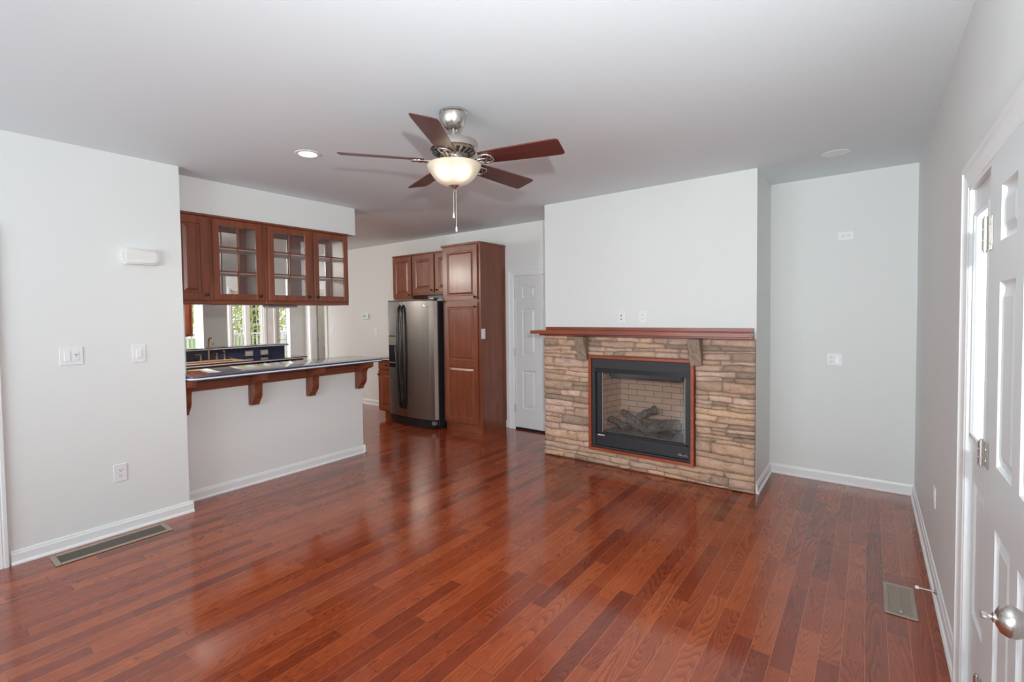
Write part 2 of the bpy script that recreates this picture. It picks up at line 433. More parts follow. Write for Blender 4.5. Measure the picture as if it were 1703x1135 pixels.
w = MB().box(FX0, -2.25, YF, YN, 0, CH).box(-1.22, FX1, YF, YN, 0, CH).box(-2.25, -1.22, YF, YN, 1.118, CH).box(-2.25, -1.22, YF, YN, 0, 0.15).box(-2.25, -1.22, 5.16, YN, 0.15, 1.118)
struct(w.build('wall_fireplace', M_WALL))
w = MB().box(-8.16, -3.735, YN, YN+0.13, 0, CH).box(-3.735, -2.95, YN, YN+0.13, 2.06, CH).box(-2.95, XR+0.14, YN, YN+0.13, 0, CH)
w.box(XK-0.12, -8.66, YN, YN+0.13, 0, CH).box(-8.66, -8.16, YN, YN+0.13, 2.06, CH)
struct(w.build('wall_back', M_WALL))
w = MB().box(XR, XR+0.14, 2.62, YN, 0, CH).box(XR, XR+0.14, 1.30, 2.62, 2.02, CH).box(XR, XR+0.14, REAR_Y, 1.30, 0, CH)
struct(w.build('wall_right', M_WALL))
w = MB(); xs = [XL-0.36]+[q for p in REAR_WINDOWS for q in p]+[XR+0.14]
for i in range(0, len(xs), 2): w.box(xs[i], xs[i+1], REAR_Y-0.14, REAR_Y, 0, CH)
for a, b in REAR_WINDOWS: w.box(a, b, REAR_Y-0.14, REAR_Y, 0, 0.62).box(a, b, REAR_Y-0.14, REAR_Y, 2.28, CH)
struct(w.build('wall_rear', M_WALL))
w = MB().box(SINKX-0.12, SINKX, 1.62, 2.69, 0, CH).box(SINKX-0.12, SINKX, 2.69, 4.22, 0, 1.068)
struct(w.build('wall_sink', M_WALL))
struct(MB().box(XK, -4.607, 1.50, 1.62, 0, CH).build('wall_kitchen', M_WALL))
w = MB().box(XK-0.12, XK, 4.975, YN, 0, CH).box(XK-0.12, XK, 3.41, 3.80, 0, CH).box(XK-0.12, XK, 3.80, 4.975, 2.35, CH).box(XK-0.12, XK, 3.04, 3.41, 2.35, CH).box(XK-0.12, XK, 1.5, 3.04, 0, CH)  # last box is solid wall added to block the sunroom area light
struct(w.build('wall_pier', M_WALL))
# closet behind the grey door
w = MB().box(-8.80, -8.74, YN+0.13, 6.5, 0, CH).box(-7.98, -7.92, YN+0.13, 6.5, 0, CH).box(-8.80, -7.92, 6.5, 6.56, 0, CH)
struct(w.build('wall_closet', M_WALL))
# sunroom shell
SW = [(4.05, 4.70, 0.75, 2.25), (5.44, 6.256, 0.75, 2.25)]
SD = (6.60, 7.42, 0.0, 2.06)
w = MB(); ysp = [1.2, 4.05, 4.70, 5.44, 6.256, 6.60, 7.42, 9.0]
for i in range(0, 8, 2): w.box(XS-0.14, XS, ysp[i], ysp[i+1], 0, CH)
for a, b, c, d in SW: w.box(XS-0.14, XS, a, b, 0, c).box(XS-0.14, XS, a, b, d, CH)
w.box(XS-0.14, XS, SD[0], SD[1], SD[3], CH)
struct(w.build('wall_sunroom', M_WALL))
struct(MB().box(XS-0.14, XK, 1.08, 1.2, 0, CH).box(XS-0.14, XK+1.0, 9.0, 9.12, 0, CH).box(XK+0.9, XK+1.0, 6.56, 9.0, 0, CH).build('wall_sunroom_end', M_WALL))

# windows
def window(n, x, side, y0, y1, z0, z1, twin, muntins):
    """double-hung window in a wall of constant X; frame, sashes and panes"""
    fr = MB()
    fr.box(x-0.11, x-0.005, y0, y0+0.035, z0, z1).box(x-0.11, x-0.005, y1-0.035, y1, z0, z1).box(x-0.11, x-0.005, y0, y1, z1-0.04, z1).box(x-0.11, x+0.03, y0-0.05, y1+0.05, z0-0.03, z0+0.02)
    M = faceX(x)
    fr.casing(M, y0, y1, z1, [(0.0, 0.014), (0.02, 0.018), (0.065, 0.02), (0.07, 0.014)], v0=z0)
    o = struct(fr.build('window_%d' % n, M_TRIM))
    spans = [(y0+0.035, (y0+y1)/2-0.055), ((y0+y1)/2+0.055, y1-0.035)] if twin else [(y0+0.035, y1-0.035)]
    if twin: MB().box(x-0.11, x-0.005, (y0+y1)/2-0.055, (y0+y1)/2+0.055, z0, z1).build('mullion', M_TRIM, o)
    zm = 1.355
    for a, b in spans:
        for k, (c, d, xo) in enumerate(((z0+0.02, zm+0.02, -0.045), (zm-0.02, z1-0.04, -0.085))):
            s = MB(); X0, X1 = x+xo-0.03, x+xo
            s.box(X0, X1, a, a+0.03, c, d).box(X0, X1, b-0.03, b, c, d).box(X0, X1, a+0.03, b-0.03, d-0.038, d).box(X0, X1, a+0.03, b-0.03, c, c+0.038)
            for q in range(1, muntins): s.box(X0+0.01, X1-0.01, a+(b-a)*q/muntins-0.007, a+(b-a)*q/muntins+0.007, c, d)
            s.box(X0+0.01, X1-0.01, a, b, (c+d)/2-0.007, (c+d)/2+0.007)
            so = s.build('sash', M_TRIM, o)
            MB().box(x+xo-0.017, x+xo-0.013, a+0.02, b-0.02, c+0.02, d-0.02).build('pane', M_GLASS, so)
window(1, XS, 1, *SW[0][:2], SW[0][2], SW[0][3], False, 3)
window(2, XS, 1, *SW[1][:2], SW[1][2], SW[1][3], True, 3)
for k, (a, b) in enumerate(REAR_WINDOWS):
    f = MB(); Y0, Y1 = REAR_Y-0.12, REAR_Y-0.02
    f.box(a, a+0.05, Y0, Y1, 0.62, 2.28).box(b-0.05, b, Y0, Y1, 0.62, 2.28).box(a+0.05, b-0.05, Y0, Y1, 2.22, 2.28).box(a+0.05, b-0.05, Y0, Y1, 0.62, 0.68).box(a+0.05, b-0.05, Y0, Y1, 1.42, 1.48)
    o = struct(f.build('window_%d' % (3+k), M_TRIM)); MB().box(a+0.04, b-0.04, REAR_Y-0.08, REAR_Y-0.075, 0.66, 2.24).build('pane', M_GLASS, o)
# glazed patio door of the sunroom
f = MB(); X0, X1 = XS-0.10, XS-0.05
f.box(X0, X1, SD[0], SD[0]+0.12, 0, SD[3]).box(X0, X1, SD[1]-0.12, SD[1], 0, SD[3]).box(X0, X1, SD[0]+0.12, SD[1]-0.12, 1.93, SD[3]).box(X0, X1, SD[0]+0.12, SD[1]-0.12, 0, 0.25)
for k in range(1, 3): f.box(X0+0.015, X1-0.015, SD[0]+0.12+0.58*k/3-0.008, SD[0]+0.12+0.58*k/3+0.008, 0.25, 1.93)
for k in range(1, 5): f.box(X0+0.015, X1-0.015, SD[0]+0.12, SD[1]-0.12, 0.25+1.68*k/5-0.008, 0.25+1.68*k/5+0.008)
f.casing(faceX(XS), SD[0], SD[1], SD[3], [(0.0, 0.014), (0.02, 0.018), (0.065, 0.02), (0.07, 0.014)])
o = struct(f.build('door_4', M_TRIM)); MB().box(XS-0.078, XS-0.074, SD[0]+0.11, SD[1]-0.11, 0.24, 1.94).build('pane', M_GLASS, o)
MB().lathe([(0.026, 0), (0.026, 0.008), (0.010, 0.012), (0.010, 0.03), (0.027, 0.04), (0.030, 0.055), (0.018, 0.068), (0.001, 0.07)], (XS-0.05, SD[0]+0.06, 0.95), 16, (1, 0, 0)).build('door_knob', M_GOLD, o, 40)

# baseboards with shoe moulding
BASE = [(0, 0), (0.026, 0), (0.026, 0.007), (0.021, 0.015), (0.0145, 0.019), (0.0135, 0.066), (0.010, 0.070), (0.009, 0.076), (0.006, 0.086), (0, 0.088)]
def baseboard(name, runs):
    m = MB()
    for p, q, n in runs:                    # from p to q (xy), n = outward normal
        p, q, n = Vector((*p, 0)), Vector((*q, 0)), Vector((*n, 0))
        m.loft([[a+n*wd+Vector((0, 0, h)) for wd, h in BASE] for a in (p, q)])
    return struct(m.build(name, M_TRIM))
baseboard('baseboard_left', [((XL, 0.46), (XL, YL+0.026), (1, 0)), ((XB, YL), (XB, 3.376), (1, 0)), ((XB+0.026, 3.35), (-4.60, 3.35), (0, 1)), ((XL, REAR_Y), (XL, -0.66), (1, 0))])
baseboard('baseboard_back', [((FX1, YN), (XR, YN), (0, -1)), ((FX1, YF-0.012), (FX1, YN), (1, 0)), ((-8.06, YN), (-5.87, YN), (0, -1)), ((FX0, YN), (FX0, YF), (-1, 0))])
baseboard('baseboard_right', [((XR, YN), (XR, 2.71), (-1, 0)), ((XR, 1.20), (XR, REAR_Y), (-1, 0))])
CAS = [(0.0, 0.010), (0.006, 0.014), (0.016, 0.014), (0.019, 0.011), (0.026, 0.013), (0.052, 0.018), (0.058, 0.021), (0.064, 0.018), (0.070, 0.024), (0.086, 0.024), (0.090, 0.018)]

# opening at the far left: only its right-hand casing shows
cs = MB().casing(faceX(XL), -0.55, 0.362, 2.06, CAS)
struct(cs.build('trim_1', M_TRIM))
PANELR = [(0.008, -0.010), (0.014, -0.012), (0.020, -0.012), (0.045, -0.003)]
def rings_for(t, sc=1.0): return [(i*sc, t+d*sc) for i, d in PANELR]
def sixpanel(M, u0, u1, z0, z1, t, cols, rows):
    pans = [(a, b, c, d) for a, b in cols for c, d in rows]
    return MB().panel(M, (u0, u1, z0, z1), pans, t, rings_for(t))
d = struct(sixpanel(lambda u, v, w: (XL-0.13+w, u, v), -0.53, 0.342, 0.01, 2.05, 0.035, [(-0.42, -0.14), (-0.05, 0.23)], [(0.22, 0.86), (1.02, 1.62), (1.72, 1.93)]).build('door_1', M_DOORP))

# back door beside the fireplace
MB_ = sixpanel(lambda u, v, w: (u, YN+0.045-w, v), -3.722, -2.965, 0.028, 2.052, 0.035, [(-3.613, -3.405), (-3.285, -3.075)], [(0.285, 0.793), (1.005, 1.617), (1.753, 1.911)])
bd = struct(MB_.build('door_2', M_DOORP))
fr = MB().casing(faceNY(YN), -3.735, -2.95, 2.063, CAS)
fr.box(-3.735, -3.724, YN-0.008, YN+0.12, 0, 2.06).box(-2.961, -2.95, YN-0.008, YN+0.12, 0, 2.06).box(-3.735, -2.95, YN-0.008, YN+0.12, 2.054, 2.063)
fr.build('door_casing', M_TRIM, bd)
MB().box(-3.722, -2.963, YN-0.005, YN+0.12, 0, 0.026, 0.004).build('threshold', M_KNOB, bd)
def hinge(parent, p, ax_z0, ax_z1, leaf_vec, M=M_SATIN):
    m = MB(); n = 3; L = ax_z1-ax_z0
    for k in range(3):
        m.cyl((p[0], p[1], ax_z0+L*k/3+0.001), (p[0], p[1], ax_z0+L*(k+1)/3-0.001), 0.0075, n=12)
    m.cyl((p[0], p[1], ax_z0-0.005), (p[0], p[1], ax_z1+0.005), 0.0045, n=10)
    h = m.build('hinge', M, parent, 40); return h
for a, b in ((1.755, 1.860), (0.987, 1.093), (0.231, 0.329)): hinge(bd, (-3.7265, YN-0.006), a, b, None)

# grey closet door standing open
gd = struct(MB().panel(lambda u, v, w: (-8.655+w, u, v), (5.42, 5.90, 0.02, 2.04), [(5.50, 5.80, 0.25, 0.93), (5.50, 5.80, 1.09, 1.90)], 0.035, rings_for(0.035)).build('door_3', M_GDOOR))
fr = MB().casing(faceNY(YN), -8.66, -8.16, 2.063, CAS); fr.box(-8.66, -8.648, YN, YN+0.13, 0, 2.06).box(-8.172, -8.16, YN, YN+0.13, 0, 2.06)
fr.build('door_casing', M_TRIM, gd)
for z in (1.75, 1.05, 0.3): hinge(gd, (-8.640, 5.409), z, z+0.09, None)

# entry: six-panel door with half-glazed sidelight in one frame
SLX = 0.318                                   # sidelight face
M = faceNX(SLX)
en = struct(sixpanel(lambda u, v, w: (0.330-w, u, v), 1.338, 2.130, 0.015, 2.0, 0.040, [(1.500, 1.700), (1.780, 1.970)], [(0.20, 0.913), (1.095, 1.627), (1.742, 1.898)]).build('door_5', M_DOORP))
fr = MB().casing(faceNX(XR), 1.300, 2.614, 2.012, CAS)
fr.box(XR-0.010, XR+0.13, 2.600, 2.620, 0, 2.012).box(XR-0.010, XR+0.13, 1.300, 1.333, 0, 2.012).box(XR-0.010, XR+0.13, 1.300, 2.620, 2.002, 2.020).box(XR-0.004, XR+0.12, 2.136, 2.245, 0, 2.004)
fr.build('door_frame', M_TRIM, en)
sl = MB(); yA, yB = 2.247, 2.598
lit = (2.275, 2.572, 1.058, 1.915)
sl.box(SLX, SLX+0.045, yA, lit[0], 0.02, 2.002).box(SLX, SLX+0.045, lit[1], yB, 0.02, 2.002).box(SLX, SLX+0.045, lit[0], lit[1], lit[3], 2.002)
sl.panel(lambda u, v, w: (SLX+0.045-w, u, v), (lit[0], lit[1], 0.02, lit[2]), [(2.300, 2.545, 0.385, 0.892)], 0.045, rings_for(0.045, 0.8))
sl.casing(lambda u, v, w: (SLX-w, u, v), lit[0]+0.022, lit[1]-0.022, lit[3]-0.022, [(0.0, 0.004), (0.006, 0.012), (0.014, 0.012), (0.022, 0.004)], v0=lit[2])
sl.box(SLX-0.012, SLX+0.006, lit[0], lit[1], lit[2], lit[2]+0.022, 0.004)
slo = sl.build('sidelight', M_DOORP, en)
MB().box(SLX+0.02, SLX+0.026, lit[0]-0.004, lit[1]+0.004, lit[2]-0.004, lit[3]+0.004).build('pane', M_GLASS, slo)
MB().box(XR-0.03, XR+0.13, 1.334, 2.599, 0, 0.014, 0.004).build('threshold', M_SATIN, en)
MB().box(XR-0.022, XR-0.004, 2.562, 2.600, 0.0, 0.055, 0.003).build('weather_strip_corner', M_GRAYM, en)
for a, b in ((1.728, 1.831), (1.057, 1.136), (0.290, 0.379)):
    h = hinge(en, (0.281, 2.137), a, b, None, M_NICKEL)
    MB().box(0.2865, 0.2895, 2.082, 2.130, a, b, 0.001).cyl((0.2855, 2.105, b-0.022), (0.2875, 2.105, b-0.022), 0.005, n=10).cyl((0.2855, 2.105, a+0.022), (0.2875, 2.105, a+0.022), 0.005, n=10).build('hinge_leaf', M_NICKEL, h)
kp = (0.290, 1.402, 0.915)
k = MB().lathe([(0.033, 0), (0.033, 0.004), (0.024, 0.012), (0.013, 0.018), (0.013, 0.034), (0.024, 0.040), (0.031, 0.052), (0.032, 0.062), (0.026, 0.074), (0.014, 0.080), (0.001, 0.081)], kp, 28, (-1, 0, 0)).build('door_knob', M_NICKEL, en, 40)
MB().lathe([(0.010, 0), (0.010, 0.004), (0.005, 0.006), (0.005, 0.012)], (kp[0]-0.080, kp[1], kp[2]), 14, (-1, 0, 0)).box(kp[0]-0.102, kp[0]-0.088, kp[1]-0.012, kp[1]+0.012, kp[2]-0.003, kp[2]+0.003, 0.002).build('thumb_turn', M_NICKEL, k, 40)

# ------------------------------------------------------------------ fireplace
random.seed(7)
PAL = [(220, 186, 158), (212, 178, 154), (204, 172, 150), (180, 154, 136), (214, 184, 168), (190, 162, 142), (218, 188, 170), (168, 145, 130), (206, 174, 158), (212, 177, 154)]
stone_bm = bmesh.new(); lay = stone_bm.loops.layers.float_color.new('tint')
def stone(poly_top, poly_bot, depth, y_back, col):
    """one ledge stone: the outline between two x-z polylines, pushed out of the wall with a rough, rounded face"""
    bm = stone_bm; n = len(poly_top)
    vfr = [0, 0.07, 0.34, 0.68, 0.93, 1]
    vd = [0.0, 0.88, 1.0, 1.03, 0.90, 0.0]
    ur = random.uniform(0.85, 1.0)
    g = []
    for i in range(n):
        row = []
        for j, f in enumerate(vfr):
            x = poly_bot[i][0]*(1-f)+poly_top[i][0]*f; z = poly_bot[i][1]*(1-f)+poly_top[i][1]*f
            if i in (0, n-1): dd = 0 if j in (0, 5) else 0
            else: dd = vd[j]
            dd = dd*depth*(ur if i in (1, n-2) else 1)
            if dd > 0: dd += random.uniform(-0.0022, 0.0022)
            row.append(bm.verts.new((x, y_back-dd, z)))
        g.append(row)
    c = (lambda q: [v*q for v in lin(*col)[:3]])(random.uniform(0.88, 1.08))
    for i in range(n-1):
        for j in range(5):
            f = bm.faces.new((g[i][j], g[i+1][j], g[i+1][j+1], g[i][j+1]))
            f.smooth = True
            for l in f.loops: l[lay] = (*c, 1)
def lay_stones(x0, x1, z0, z1, seed, gap=0.0022):
    random.seed(seed)
    bounds = [z0]
    while bounds[-1] < z1-0.03:
        h = random.choice([0.036, 0.044, 0.050, 0.056, 0.066, 0.080, 0.094])
        bounds.append(min(z1, bounds[-1]+h))
    if z1-bounds[-1] > 0.001: bounds[-1] = z1
    waves = []
    for k, b in enumerate(bounds):
        a1, a2, p1, p2, s = random.uniform(0.003, 0.009), random.uniform(0.001, 0.004), random.uniform(0, 6), random.uniform(0, 6), random.uniform(-0.022, 0.022)
        flatb = (k == 0 or k == len(bounds)-1)
        waves.append((lambda x, b=b: b) if flatb else (lambda x, b=b, a1=a1, a2=a2, p1=p1, p2=p2, s=s: b+a1*math.sin(x*7+p1)+a2*math.sin(x*23+p2)+s*(x-(x0+x1)/2)))
    for k in range(len(bounds)-1):
        x = x0; cuts = [x0]
        h = bounds[k+1]-bounds[k]
        while x < x1-0.05:
            x += random.choice([0.12, 0.18, 0.24, 0.30, 0.36, 0.42])*(0.8 if h < 0.045 else 1.0)*random.uniform(0.85, 1.2)
            if x > x1-0.07: x = x1
            cuts.append(x)
        if cuts[-1] != x1: cuts.append(x1)
        for a, b in zip(cuts, cuts[1:]):
            lo, hi = waves[k], waves[k+1]
            parts = [(0.0, 1.0)]
            if h > 0.058 and b-a < 0.26 and random.random() < 0.45: q = random.uniform(0.42, 0.6); parts = [(0, q), (q, 1)]
            for f0, f1 in parts:
                lean0, lean1 = random.uniform(-0.010, 0.010), random.uniform(-0.010, 0.010)
                if a == x0: lean0 = 0
                if b == x1: lean1 = 0
                jut = random.uniform(-0.006, 0.004)
                aa = a+(gap/2 if a > x0 else jut*0.6); bb = b-(gap/2 if b < x1 else 0)
                if bb-aa < 0.02: continue
                n = max(5, int((bb-aa)/0.035)+3)
                e = min(0.005/(bb-aa), 0.10)
                us = [0, e]+[e+(1-2*e)*i/(n-3) for i in range(1, n-3)]+[1-e, 1]
                rnd = min(0.25*h*(f1-f0), 0.006)
                top, bot = [], []
                for u in us:
                    xt = aa+(bb-aa)*u+lean0*(1-u)+lean1*u; xb = aa+(bb-aa)*u-lean0*(1-u)-lean1*u
                    zt0 = lo(xt)*(1-f1)+hi(xt)*f1-gap/2; zb0 = lo(xb)*(1-f0)+hi(xb)*f0+gap/2
                    cr = rnd if u in (0, 1) else 0
                    wob = random.uniform(-0.0016, 0.0016)
                    top.append((xt, zt0-cr+wob)); bot.append((xb, zb0+cr+wob))
                stone(top, bot, random.uniform(0.030, 0.052), 4.552, random.choice(PAL))
lay_stones(-2.800, -2.254, 0.150, 1.118, 11)
lay_stones(-1.216, -0.740, 0.150, 1.118, 23)
lay_stones(-2.800, -0.740, 0.004, 0.150, 31)
lay_stones(-2.800, -0.740, 1.118, 1.308, 47)
me = bpy.data.meshes.new('stone_facing'); 
bmesh.ops.recalc_face_normals(stone_bm, faces=stone_bm.faces)
SF = thing('stone_fireplace_surround', (-1.77, YF, 0), 'tan stacked ledge-stone facing around the black gas fireplace, floor to mantel', 'fireplace surround')
bmesh.ops.translate(stone_bm, verts=stone_bm.verts, vec=-Vector(SF.location)); stone_bm.to_mesh(me); stone_bm.free()
so = bpy.data.objects.new('stone_facing', me); C.objects.link(so); so.parent = SF; me.materials.append(M_STONE)
mo = MB()
for a, b, c, d_ in ((-2.797, -2.254, 0.15, 1.118), (-1.216, -0.741, 0.15, 1.118), (-2.797, -0.741, 0.001, 0.15), (-2.797, -0.741, 1.118, 1.31)): mo.box(a, b, 4.534, YF-0.001, c, d_)
mo.build('mortar_bed', M_MORTAR, SF)

mt = thing('mantel_shelf', (-1.80, YF, 1.31), 'red-brown wooden mantel shelf across the top of the stone fireplace', 'mantel')
MB().box(-2.872, -0.752, 4.355, YF-0.001, 1.335, 1.369, 0.003).build('shelf', M_MANTEL, mt)
MB().box(-2.790, -0.756, YF-0.022, YF-0.001, 1.369, 1.404, 0.002).build('back_board', M_MANTEL, mt)
MB().box(-2.835, -0.750, 4.478, YF-0.001, 1.311, 1.335, 0.003).build('bed_moulding', M_MANTEL, mt)
MB().box(-0.752, -0.7495, 4.357, YF-0.003, 1.337, 1.368).build('end_cap', M_GRAYM, mt)['label'] = 'bare grey end of the shelf'
def corbel(x0, x1, label):
    m = MB(); prof = [(4.500, 1.310), (4.375, 1.310), (4.378, 1.265), (4.405, 1.20), (4.445, 1.12), (4.455, 1.072), (4.500, 1.072)]
    m.prism(prof, lambda u, v, w: (w, u, v), x0, x1, 0.006, 2)
    tag(m.build('mantel_corbel', M_CORBEL, None, 30), label, 'corbel', 'stone corbels under the mantel')
corbel(-2.352, -2.252, 'grey-brown stone corbel under the mantel, left of the pair')
corbel(-1.246, -1.146, 'grey-brown stone corbel under the mantel, right of the pair')

tf = MB(); a, b, c, d_ = -2.250, -1.220, 0.150, 1.118; wf = 0.029
for r in ((a, b, d_-wf, d_), (a, b, c, c+wf), (a, a+wf, c+wf, d_-wf), (b-wf, b, c+wf, d_-wf)): tf.box(r[0], r[1], 4.484, 4.560, r[2], r[3], 0.0025)
tag(tf.build('fireplace_frame', M_FRAMEW), 'thin reddish wooden frame around the black fireplace insert', 'frame')

gf = thing('gas_fireplace', (-1.735, 4.5, 0.18), 'black gas fireplace insert with glass front, brick liner and ceramic logs', 'fireplace')
X0, X1, Z0, Z1 = -2.219, -1.251, 0.182, 1.086
m = MB()
m.box(X0, X1, 4.506, 4.548, 0.990, Z1, 0.002).box(X0, X0+0.036, 4.506, 4.548, Z0, 0.990).box(X1-0.018, X1, 4.506, 4.548, Z0, 0.990).box(X0+0.036, X1-0.018, 4.506, 4.548, Z0, 0.200)
m.build('face_surround', M_BLACKF, gf)
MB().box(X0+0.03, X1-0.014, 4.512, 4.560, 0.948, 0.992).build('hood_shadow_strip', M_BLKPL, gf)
m = MB().box(X0+0.037, X1-0.019, 4.515, 4.545, 0.203, 0.322, 0.003); lv = m.build('lower_access_panel', M_BLACK, gf)
m = MB().box(X0+0.038, -2.131, 4.530, 4.575, 0.324, 0.948, 0.004).box(-1.306, X1-0.019, 4.530, 4.575, 0.324, 0.948, 0.004).box(-2.131, -1.306, 4.530, 4.575, 0.322, 0.334).build('glass_frame', M_BLACK, gf)
M_GASK = plain('gasket_grey', (0.32, 0.30, 0.28, 1), 0.6)
MB().box(-2.128, -2.121, 4.545, 4.555, 0.334, 0.948).build('glass_gasket', M_GASK, gf); MB().box(-1.316, -1.309, 4.545, 4.555, 0.334, 0.948).build('glass_gasket', M_GASK, gf)
MB().box(-2.130, -1.307, 4.556, 4.560, 0.334, 0.950).build('front_glass', M_FPGLASS, gf)
lin_ = MB()
def quad_slab(m, p, q, z0, z1, t=0.02):
    p, q = Vector((*p, 0)), Vector((*q, 0)); d = (q-p).normalized(); n = Vector((-d.y, d.x, 0))*t
    m.loft([[Vector((a.x, a.y, z0)), Vector((a.x+n.x, a.y+n.y, z0)), Vector((a.x+n.x, a.y+n.y, z1)), Vector((a.x, a.y, z1))] for a in (p, q)])
quad_slab(lin_, (-2.108, 4.96), (-1.33, 4.96), 0.30, 0.95); quad_slab(lin_, (-2.20, 4.58), (-2.108, 4.96), 0.30, 0.95); quad_slab(lin_, (-1.33, 4.96), (-1.24, 4.58), 0.30, 0.95)
lin_.build('brick_liner', M_BRICK, gf)
MB().box(-2.23, -1.235, 4.576, 5.0, 0.96, 0.985).box(-2.08, -1.35, 4.60, 4.82, 0.885, 0.96, 0.02).build('burner_hood', M_BLACKF, gf)
MB().prism([(-2.16, 4.58), (-1.28, 4.58), (-1.37, 4.955), (-2.075, 4.955)], flat(0.30), 0, 0.035).build('ember_floor', M_BED, gf)
def log(p, q, r, seed, bend=0.02):
    random.seed(seed); p, q = Vector(p), Vector(q); n = 9; pts = []; rr = []
    off = Vector((random.uniform(-1, 1), random.uniform(-1, 1), random.uniform(0, 1)))*bend
    for i in range(n):
        f = i/(n-1); pts.append(p.lerp(q, f)+off*math.sin(PI*f)); rr.append(r*random.uniform(0.88, 1.12))
    m = MB().tube(pts, rr, 14)
    for v in m.bm.verts: v.co += Vector((random.uniform(-1, 1), random.uniform(-1, 1), random.uniform(-1, 1)))*r*0.10
    m.build('log', M_LOG, gf, 60)
log((-2.135, 4.75, 0.428), (-1.905, 4.635, 0.380), 0.036, 1)
log((-2.040, 4.845, 0.503), (-1.700, 4.635, 0.372), 0.030, 2)
log((-1.685, 4.885, 0.555), (-1.855, 4.790, 0.452), 0.042, 3)
log((-1.690, 4.700, 0.400), (-1.410, 4.745, 0.458), 0.056, 4)
log((-1.935, 4.745, 0.435), (-1.810, 4.660, 0.388), 0.030, 5)
log((-1.95, 4.86, 0.40), (-1.45, 4.86, 0.40), 0.045, 6)
m = MB().tube([(-2.03, 4.622, 0.365), (-1.44, 4.622, 0.365)], 0.005, 8)
for x in (-2.0, -1.86, -1.72, -1.58, -1.46): m.tube([(x, 4.622, 0.336), (x, 4.622, 0.395)], 0.006, 8).tube([(x, 4.622, 0.366), (x, 4.85, 0.366)], 0.005, 8)
m.build('grate', M_BLACK, gf)
MB().box(-2.160, -2.088, 4.511, 4.516, 0.302, 0.315, 0.001).build('rating_tag', M_EDGE, gf)['label'] = 'small silver tag on the lower panel'
# cursive maker's mark, illegible in the photograph: a script-like stroke
pts = [(-1.360, 0.229), (-1.352, 0.245), (-1.345, 0.250), (-1.340, 0.240), (-1.348, 0.230), (-1.336, 0.230), (-1.328, 0.238), (-1.322, 0.229), (-1.314, 0.237), (-1.308, 0.229), (-1.300, 0.237), (-1.294, 0.248), (-1.292, 0.229), (-1.280, 0.230)]
MB().tube([(x, 4.513, z) for x, z in pts], 0.0026, 6).build('script_badge', M_EDGE, gf)

# ------------------------------------------------------------------ kitchen joinery helpers
def knob(parent, p, ax, name='knob', s=1.0):
    return MB().lathe([(0.007*s, 0), (0.006*s, 0.010*s), (0.012*s, 0.014*s), (0.0155*s, 0.020*s), (0.014*s, 0.026*s), (0.007*s, 0.029*s), (0.001, 0.030*s)], p, 16, ax).build(name, M_KNOB, parent, 40)
CABR = [(0.004, 0.0), (0.010, -0.007), (0.016, -0.008), (0.022, -0.008), (0.046, -0.001)]
def cab_door(M, u0, u1, v0, v1, parent, stile=0.055, t=0.02, mat=M_CHERRY, splits=None):
    zs = [v0+stile]+(splits or [])+[v1-stile]
    pans = [(u0+stile, u1-stile, zs[i], zs[i+1]) for i in range(0, len(zs), 2)]
    m = MB().panel(M, (u0, u1, v0, v1), pans, t, [(i, t+d) for i, d in CABR])
    return m.build('door', mat, parent)

# pantry
PX0, PX1, PY0 = -4.527, -3.870, 4.740
pan = thing('pantry_cabinet', ((PX0+PX1)/2, 5.0, 0), 'tall cherry wood pantry cabinet standing right of the refrigerator', 'cabinet')
MB().box(PX0, PX1, PY0, YN-0.002, 0.105, 2.452).build('carcass', M_CHERRY, pan)
MB().box(PX0+0.01, PX1-0.012, PY0+0.028, YN-0.002, 0, 0.105).build('toe_kick', M_CHERRYX, pan)
MB().box(PX0-0.006, PX1+0.012, PY0-0.032, YN-0.002, 2.452, 2.478, 0.004).build('crown_strip', M_CHERRYX, pan)
M = faceNY(PY0)
d = cab_door(M, PX0+0.035, PX1-0.040, 1.738, 2.440, pan); knob(d, (PX1-0.075, PY0-0.02, 1.775), (0, -1, 0))
d = cab_door(M, PX0+0.035, PX1-0.040, 0.125, 1.712, pan, splits=[0.862, 0.948]); knob(d, (PX1-0.075, PY0-0.02, 1.648), (0, -1, 0))

# wall cabinets over and beside the refrigerator
YU = 4.965
def upper(x0, x1, z0, z1, doors, label, knobs):
    o = thing('wall_cabinet', ((x0+x1)/2, YN, z0), label, 'cabinet')
    MB().box(x0, x1, YU, YN-0.002, z0, z1).build('carcass', M_CHERRY, o)
    MB().box(x0-0.004, x1, YU-0.026, YN-0.002, z1, z1+0.020, 0.003).build('crown_strip', M_CHERRYX, o)
    for (a, b), kx in zip(doors, knobs):
        d = cab_door(faceNY(YU), a, b, z0+0.028, z1-0.012, o, 0.06)
        if kx: knob(d, (kx, YU-0.02, z0+0.065), (0, -1, 0))
    return o
upper(-5.795, -5.362, 1.790, 2.440, [(-5.785, -5.375)], 'tall cherry wall cabinet behind the left end of the refrigerator', [-5.41])
upper(-5.360, -4.540, 1.845, 2.440, [(-5.345, -4.905), (-4.872, -4.545)], 'short two-door cherry wall cabinet above the refrigerator', [-4.945, -4.835])

